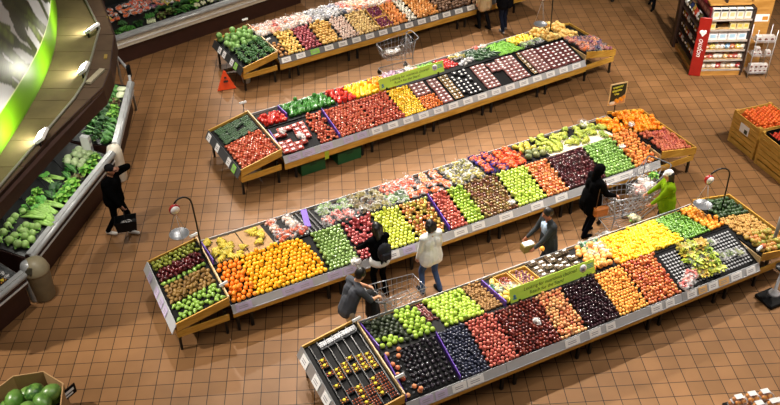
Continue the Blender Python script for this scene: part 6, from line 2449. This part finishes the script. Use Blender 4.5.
def person(label, loc, face, H=1.7, lean=0.0, feet=None, hands=None, poles=None, head=(0, 0), top=(20, 20, 22), trousers=(40, 44, 60), shoes=(24, 22, 22), skin=(206, 150, 118),
           hair=(22, 18, 16), hair_len=0.0, sleeves=True, shorts=False, coat=0.0, hood=False, bulk=1.0, cap=None, shirt=None, boots=None, female=False, palm_dirs=None, top2=None):
    """local axes: +y is the way the person faces, +x to the right hand. feet, hands: local targets (left, right)"""
    k = H / 1.7
    root = thing('person', label, 'person', loc, face)
    pz = .93 * k
    feet = feet or [(-.11, .02, 0), (.11, -.02, 0)]
    mid = Vector(((feet[0][0] + feet[1][0]) / 2, (feet[0][1] + feet[1][1]) / 2, 0))
    pel = Vector((mid.x * .6, mid.y * .6, pz - .02 * abs(feet[0][1] - feet[1][1])))
    c, s = math.cos(lean), math.sin(lean)

    def up(x, y, z):
        return pel + Vector((x, y * c + z * s, z * c - y * s)) * k
    bw = .92 if female else 1.0
    hip = [pel + Vector((sx * .085 * k, 0, -.03 * k)) for sx in (-1, 1)]
    waist, chest, neck = up(0, 0, .18), up(0, 0, .36), up(0, 0, .54)
    sh = [up(sx * .18 * bw, 0, .475) for sx in (-1, 1)]
    hyaw, hpit = head
    hc = neck + (up(0, .02, .7) - up(0, 0, .55)).normalized() * .15 * k + Vector((0, .015 * k, 0))
    fwd = Vector((-math.sin(hyaw) * math.cos(hpit), math.cos(hyaw) * math.cos(hpit), math.sin(hpit)))
    rt = Vector((math.cos(hyaw), math.sin(hyaw), 0))
    hu = rt.cross(fwd)
    HR = Matrix((rt, fwd, hu)).transposed()
    P = []
    SK, TP, TR, SH, EYE, LIP, T2 = range(7)
    # torso
    P.append((pel + Vector((0, 0, -.02)), waist, .15 * k * bulk, .135 * k * bulk * bw, TP if (coat or not sleeves) else TR, None))
    for sx in (-1, 1):
        P.append((up(sx * .06, 0, .06), up(sx * .075 * bw, 0, .36), .1 * k * bulk * bw, .112 * k * bulk, TP, None))
        P.append((up(sx * .05, .015, .38), sh[0 if sx < 0 else 1] - Vector((sx * .03 * k, 0, 0)), .105 * k * bulk, .07 * k * bulk, TP, None))
        P.append((up(sx * .02, .02, .2), up(sx * .045, .03, .38), .1 * k * bulk, .1 * k * bulk, T2 if shirt else TP, None))
    P.append((neck - Vector((0, 0, .05 * k)), neck + (hc - neck) * .6, .062 * k, .052 * k, SK, None))
    for sx in (-1, 1):
        P.append((neck - Vector((0, 0, .02 * k)), sh[0 if sx < 0 else 1], .06 * k, .068 * k * bulk, TP, None))
    if coat:
        for sx in (-1, 1):
            P.append((up(sx * .05, 0, .12), pel + Vector((sx * .09 * k, 0, -coat)), .13 * k * bulk, (.125 + .1 * min(coat, .1)) * k * bulk, TP, None))
    # head and face
    P.append((hc, hc, .1 * k, .1 * k, SK, (.76, .93, 1.16, HR)))
    P.append((hc + HR @ Vector((0, .03, -.06)) * k, hc, .06 * k, 0, SK, (.85, .95, .85, HR)))
    P.append((hc + HR @ Vector((0, .088, .012)) * k, hc + HR @ Vector((0, .108, -.022)) * k, .009 * k, .014 * k, SK, None))
    for sx in (-1, 1):
        P.append((hc + HR @ Vector((sx * .078, -.005, -.005)) * k, hc, .027 * k, 0, SK, (.4, .7, 1.1, HR)))
        P.append((hc + HR @ Vector((sx * .032, .082, .018)) * k, hc, .012 * k, 0, EYE, (1.1, .7, .7, HR)))
    P.append((hc + HR @ Vector((-.02, .086, -.054)) * k, hc + HR @ Vector((.02, .086, -.054)) * k, .008 * k, .008 * k, LIP, None))
    # arms
    hands = hands or [(-.24, .08, .8), (.24, .08, .8)]
    poles = poles or [(-.4, -1, -.3), (.4, -1, -.3)]
    palm_dirs = palm_dirs or [(1, .2, 0), (-1, .2, 0)]
    for i, sx in enumerate((-1, 1)):
        el, wr = ik(sh[i], Vector(hands[i]) * 1.0, .285 * k, .25 * k, poles[i])
        P.append((sh[i], el, .062 * k * bulk, .048 * k * bulk, TP if True else SK, None))
        am = TP if sleeves else SK
        P.append((el, wr, (.047 if sleeves else .042) * k * (bulk if sleeves else 1), (.038 if sleeves else .027) * k, am, None))
        d = (wr - el).normalized()
        P.append((wr - d * .01, wr + d * .02 * k, .026 * k, .022 * k, SK, None))
        hand(P, wr + d * .015 * k, d, palm_dirs[i], 1 if sx < 0 else -1, SK, k, .55)
    # legs
    for i, sx in enumerate((-1, 1)):
        f = Vector(feet[i])
        yaw = feet[i][3] if len(feet[i]) > 3 else 0.0
        f = Vector(feet[i][:3])
        an = f + Vector((0, -.04 * k, .085 * k))
        kn, an = ik(hip[i], an, .43 * k, .42 * k, (0, 1, 0))
        P.append((hip[i], kn, .092 * k, .062 * k, TR, None))
        if shorts:
            P.append((kn, an, .056 * k, .038 * k, SK, None))
        else:
            P.append((kn, an, .062 * k, .05 * k, TR if not boots else SH, None))
        toe = an + Vector((math.sin(-yaw) * .17 * k, math.cos(yaw) * .17 * k, -.045 * k))
        P.append((an + Vector((0, -.02 * k, -.04 * k)), toe, .043 * k, .036 * k, SH, None))
    cl = lambda n, c_: mat('%s_%d_%d_%d' % (n, *c_), c_, .95, 0, .12, 9, 0, .0, .04)
    mats = [mat('skin_%d_%d_%d' % skin, skin, .5, 0, .06), cl('cloth', top), cl('cloth', trousers), cl('shoe', shoes), mat('dark_eye', (30, 24, 22), .3), mat('lip_tone', (160, 90, 80), .5), cl('cloth', shirt or top)]
    body = obj('body', remesh('body', P, mats, .0105), root)
    if hood:
        Q = [(hc + HR @ Vector((0, -.03, .015)) * k, hc, .125 * k, 0, 0, (.92, 1.0, 1.12, HR)), (hc + HR @ Vector((0, -.06, -.08)) * k, neck - Vector((0, .02, .03)), .09 * k, .11 * k, 0, None)]
        obj('hood', remesh('hood', Q, [cl('cloth', top)], .012), root)
        hair_len = hair_len or 0
    if cap:
        Q = [(hc + HR @ Vector((0, -.01, .045)) * k, hc, .104 * k, 0, 0, (.84, 1.0, .82, HR)), (hc + HR @ Vector((0, .07, .035)) * k, hc + HR @ Vector((0, .12, .025)) * k, .022 * k, .018 * k, 0, None), (hc + HR @ Vector((-.04, .07, .035)) * k, hc + HR @ Vector((.04, .07, .035)) * k, .022 * k, .022 * k, 0, None)]
        obj('cap', remesh('cap', Q, [cl('cap', cap)], .011), root)
    if hair and not hood:
        Q = [] if cap else [(hc + HR @ Vector((0, -.018, .026)) * k, hc, .108 * k, 0, 0, (.82, .95, 1.08, HR))]
        if hair_len:
            for q in (-.05, 0, .05):
                Q.append((hc + HR @ Vector((q, -.06, .03)) * k, hc + HR @ Vector((q * 1.3, -.085, -.02)) * k + Vector((0, 0, -hair_len * k)), .055 * k, .04 * k, 0, None))
            for q in (-1, 1):
                Q.append((hc + HR @ Vector((q * .07, .0, .03)) * k, hc + HR @ Vector((q * .08, -.02, -.02)) * k + Vector((0, 0, -hair_len * .7 * k)), .035 * k, .03 * k, 0, None))
        if Q:
            obj('hair', remesh('hair', Q, [mat('hair_%d_%d_%d' % hair, hair, .45, 0, .2, 30)], .012), root)
    return root


D_ = ROT
# man in black walking right past the left case
person('person in black walking beside the left case, hand raised to the head, holding a basket', (-5.55, 14.42, 0), -PI / 2 - .25, 1.72, .05,
       [(-.05, .2, 0), (.1, -.22, .02)], [(-.1, .2, 1.62), (.2, .3, .78)], [(-1, .5, -.2), (.5, -1, 0)], (.15, -.1), (6, 6, 7), (6, 6, 7), (210, 206, 200), (150, 105, 84), bulk=1.45, cap=(24, 24, 26),
       palm_dirs=[(.8, -.6, 0), (-1, .2, 0)])
b = MB()
b.box((0, 0, 0), (.05, .14, .012), 0, Matrix.Rotation(.4, 3, 'X'))
# shopper in a white hoodie
person('person in a white hoodie and blue jeans facing the apples, back to us', (.75, 12.58, 0), ROT('S3') + .1, 1.64, .04,
       [(-.17, .05, 0), (.13, -.1, 0)], [(-.24, .12, .78), (.25, .1, .76)], None, (0, -.15), (232, 232, 232), (72, 94, 136), (24, 22, 24), (200, 150, 120), (20, 16, 16), (.05), bulk=1.25, female=True, coat=.06)
# shopper with a backpack
pb = person('person in a black jacket with long dark hair and backpack reaching towards pink apples', (-.2, 12.48, 0), ROT('S3') + .05, 1.62, .12,
            [(-.1, .03, 0), (.1, -.03, 0)], [(-.26, .42, .95), (.12, .4, .95)], None, (.3, -.3), (6, 6, 8), (6, 6, 8), (8, 8, 8), (180, 130, 104), (10, 8, 8), .2, bulk=1.2, female=True)
b = MB()
b.ball((0, 0, 0), .17, 0, 12, 8, (.85, .5, 1.2))
b.box((0, -.08, -.06), (.2, .06, .18), 0, bev=.03)
o = b.build('backpack', mat('navy_cloth', (22, 24, 34), .8, 0, .2), None, Vector((-.2, 12.48, 1.14)) + Matrix.Rotation(ROT('S3') + .05, 3, 'Z') @ Vector((.03, -.13, 0)), ROT('S3'))
tag(o, 'dark navy backpack worn by the shopper with long dark hair', 'backpack')
b = MB()
b.lathe([(.2, 0), (.205, .05), (.17, .13)], (0, .0, 0), 0, 16, sq=(1, .85))
b.build('shirt_tail', mat('white_cloth', (226, 224, 222), .8), pb, (0, 0, .82))
bag_on(W('S3', 2.42, -.08, .74), B_EMPTY, 'plastic_bag', 'white plastic bag held at the rail by the shopper with the backpack', 'bag', 1.2)
# man in grey leaning on his cart
person('man in a grey T-shirt and pale shorts leaning on an empty cart', (-.74, 11.16, 0), ROT('S4') - PI / 2 + .1, 1.7, .38,
       [(-.12, -.02, 0), (.12, -.06, 0)], [(-.2, .5, 1.03), (.14, .5, 1.03)], [(-1, -.2, -.6), (1, -.2, -.6)], (0, -.5), (78, 80, 86), (196, 176, 150), (60, 50, 44), (214, 158, 124), (18, 15, 14), sleeves=False, shorts=True, bulk=1.14, palm_dirs=[(0, 0, -1), (0, 0, -1)])
jk = [((0, 0, 1.0), (0, .04, .55), .1, .14, 0, None), ((-.08, 0, .98), (-.1, .02, .6), .06, .08, 0, None), ((.08, 0, .98), (.1, .02, .56), .06, .09, 0, None)]
o = obj('jacket', remesh('jacket', jk, [mat('black_cloth', (14, 14, 16), .9, 0, .2)], .014), None, Vector((-.36, 11.4, 0)), ROT('S4') - PI / 2)
tag(o, 'black jacket hung over the handle of the empty cart', 'jacket')
# man in a blazer
person('man in a dark grey blazer and light blue shirt walking left with a box', (3.0, 12.95, 0), PI / 2 + .35, 1.66, .1,
       [(-.1, .26, 0), (.1, -.2, .03)], [(-.14, .4, .92), (.2, .36, .95)], None, (-.1, -.2), (58, 60, 62), (28, 28, 32), (22, 20, 20), (176, 112, 84), (26, 20, 18), bulk=1.1, coat=.14, shirt=(176, 196, 222), palm_dirs=[(1, 0, 0), (-1, 0, 0)])
b = MB()
b.box((0, 0, 0), (.24, .16, .16), 0, bev=.01)
b.box((0, 0, .085), (.2, .12, .02), 1)
tag(b.build('olive_box', [mat('olive_card', (128, 110, 50), .7), M_CARD], None, (2.56, 12.76, .9), .4), 'olive box held by the man in the blazer', 'box')
put('mandarin', Vector((2.8, 12.6, .99)), 'single orange held in the hand of the man in the blazer', None, 'orange')
# shopper in black hood with cart
person('person in a black hooded coat and dark jeans behind a cart', (4.02, 14.22, 0), -PI / 2 + .35, 1.66, .12,
       [(-.1, .06, 0), (.1, -.08, 0)], [(-.2, .4, 1.02), (.2, .4, 1.02)], None, (0, -.35), (5, 5, 6), (9, 10, 18), (7, 7, 7), (170, 120, 96), (10, 9, 9), 0, bulk=1.4, coat=.18, hood=True, female=True, palm_dirs=[(0, 0, -1), (0, 0, -1)])
b = MB()
b.box((0, 0, 0), (.3, .12, .22), 0, bev=.03)
root = thing('handbag', 'tan leather handbag hanging from the shopper in the black hood', 'handbag', (4.18, 13.98, .78), .3)
b.build('pouch', mat('tan_leather', (164, 96, 36), .5), root)
b = MB()
b.tube([(-.12, 0, .1), (-.06, .06, .5), (.02, .12, .66)], .01, 0, 6)
b.tube([(.12, 0, .1), (.1, .06, .5), (.06, .12, .66)], .01, 0, 6)
b.build('strap', mat('dark_leather', (70, 40, 22), .5), root)
# lime jacket
person('person in a lime green jacket, white cap and dark hair beside a full cart', (5.54, 14.2, 0), PI / 2 - .1, 1.56, .08,
       [(-.1, .05, 0), (.1, -.05, 0)], [(-.16, .34, .86), (.16, .36, .9)], None, (.2, -.2), (108, 138, 18), (30, 30, 34), (30, 26, 24), (198, 140, 110), (20, 16, 16), .14, bulk=1.34, coat=.14, cap=(226, 224, 220), female=True)
# couple at the top edge, walker at the top right
person('person in a beige coat and dark trousers at the end of the farthest stand', (2.78, 23.72, 0), .6, 1.66, 0, [(-.1, .12, 0), (.1, -.1, 0)], None, None, (0, 0), (206, 180, 140), (24, 22, 24), (26, 22, 20), (204, 152, 122), (60, 44, 30), .16, bulk=1.12, coat=.2, female=True)
person('person in a black coat and navy trousers beside the beige coat', (3.34, 23.56, 0), .4, 1.78, 0, [(-.1, -.1, 0), (.1, .12, 0)], None, None, (0, 0), (20, 20, 24), (30, 34, 50), (150, 146, 142), (204, 152, 122), (40, 32, 26), bulk=1.15, coat=.12)
person('person far off at the top edge of whom only the dark lower legs show', (7.98, 25.05, 0), 2.6, 1.72, 0, [(-.1, .2, 0), (.1, -.2, .02)], None, None, (0, 0), (40, 40, 44), (20, 20, 24), (24, 22, 22))

# ------------------------------------------------------------------ fruit beyond the countable: one heap per kind
for name, lst in OVER.items():
    me0, shape, r, src = FR[name]
    m = MB()
    for p, rot, _ in lst:
        m.v_ = None
        o0 = len(m.v)
        m.v += [tuple(p + rot @ Vector(v)) for v in src.v]
        m.f += [[o0 + i for i in f] for f in src.f]
        m.m += src.m
        m.s += src.s
    o = m.build('loose_' + name, list(me0.materials))
    tag(o, 'remaining ' + lst[0][2], name.replace('_', ' '), None, 'stuff')
print('COUNTS', sum(COUNT.values()), {k: v for k, v in COUNT.items() if v > 200}, {k: len(v) for k, v in OVER.items()})
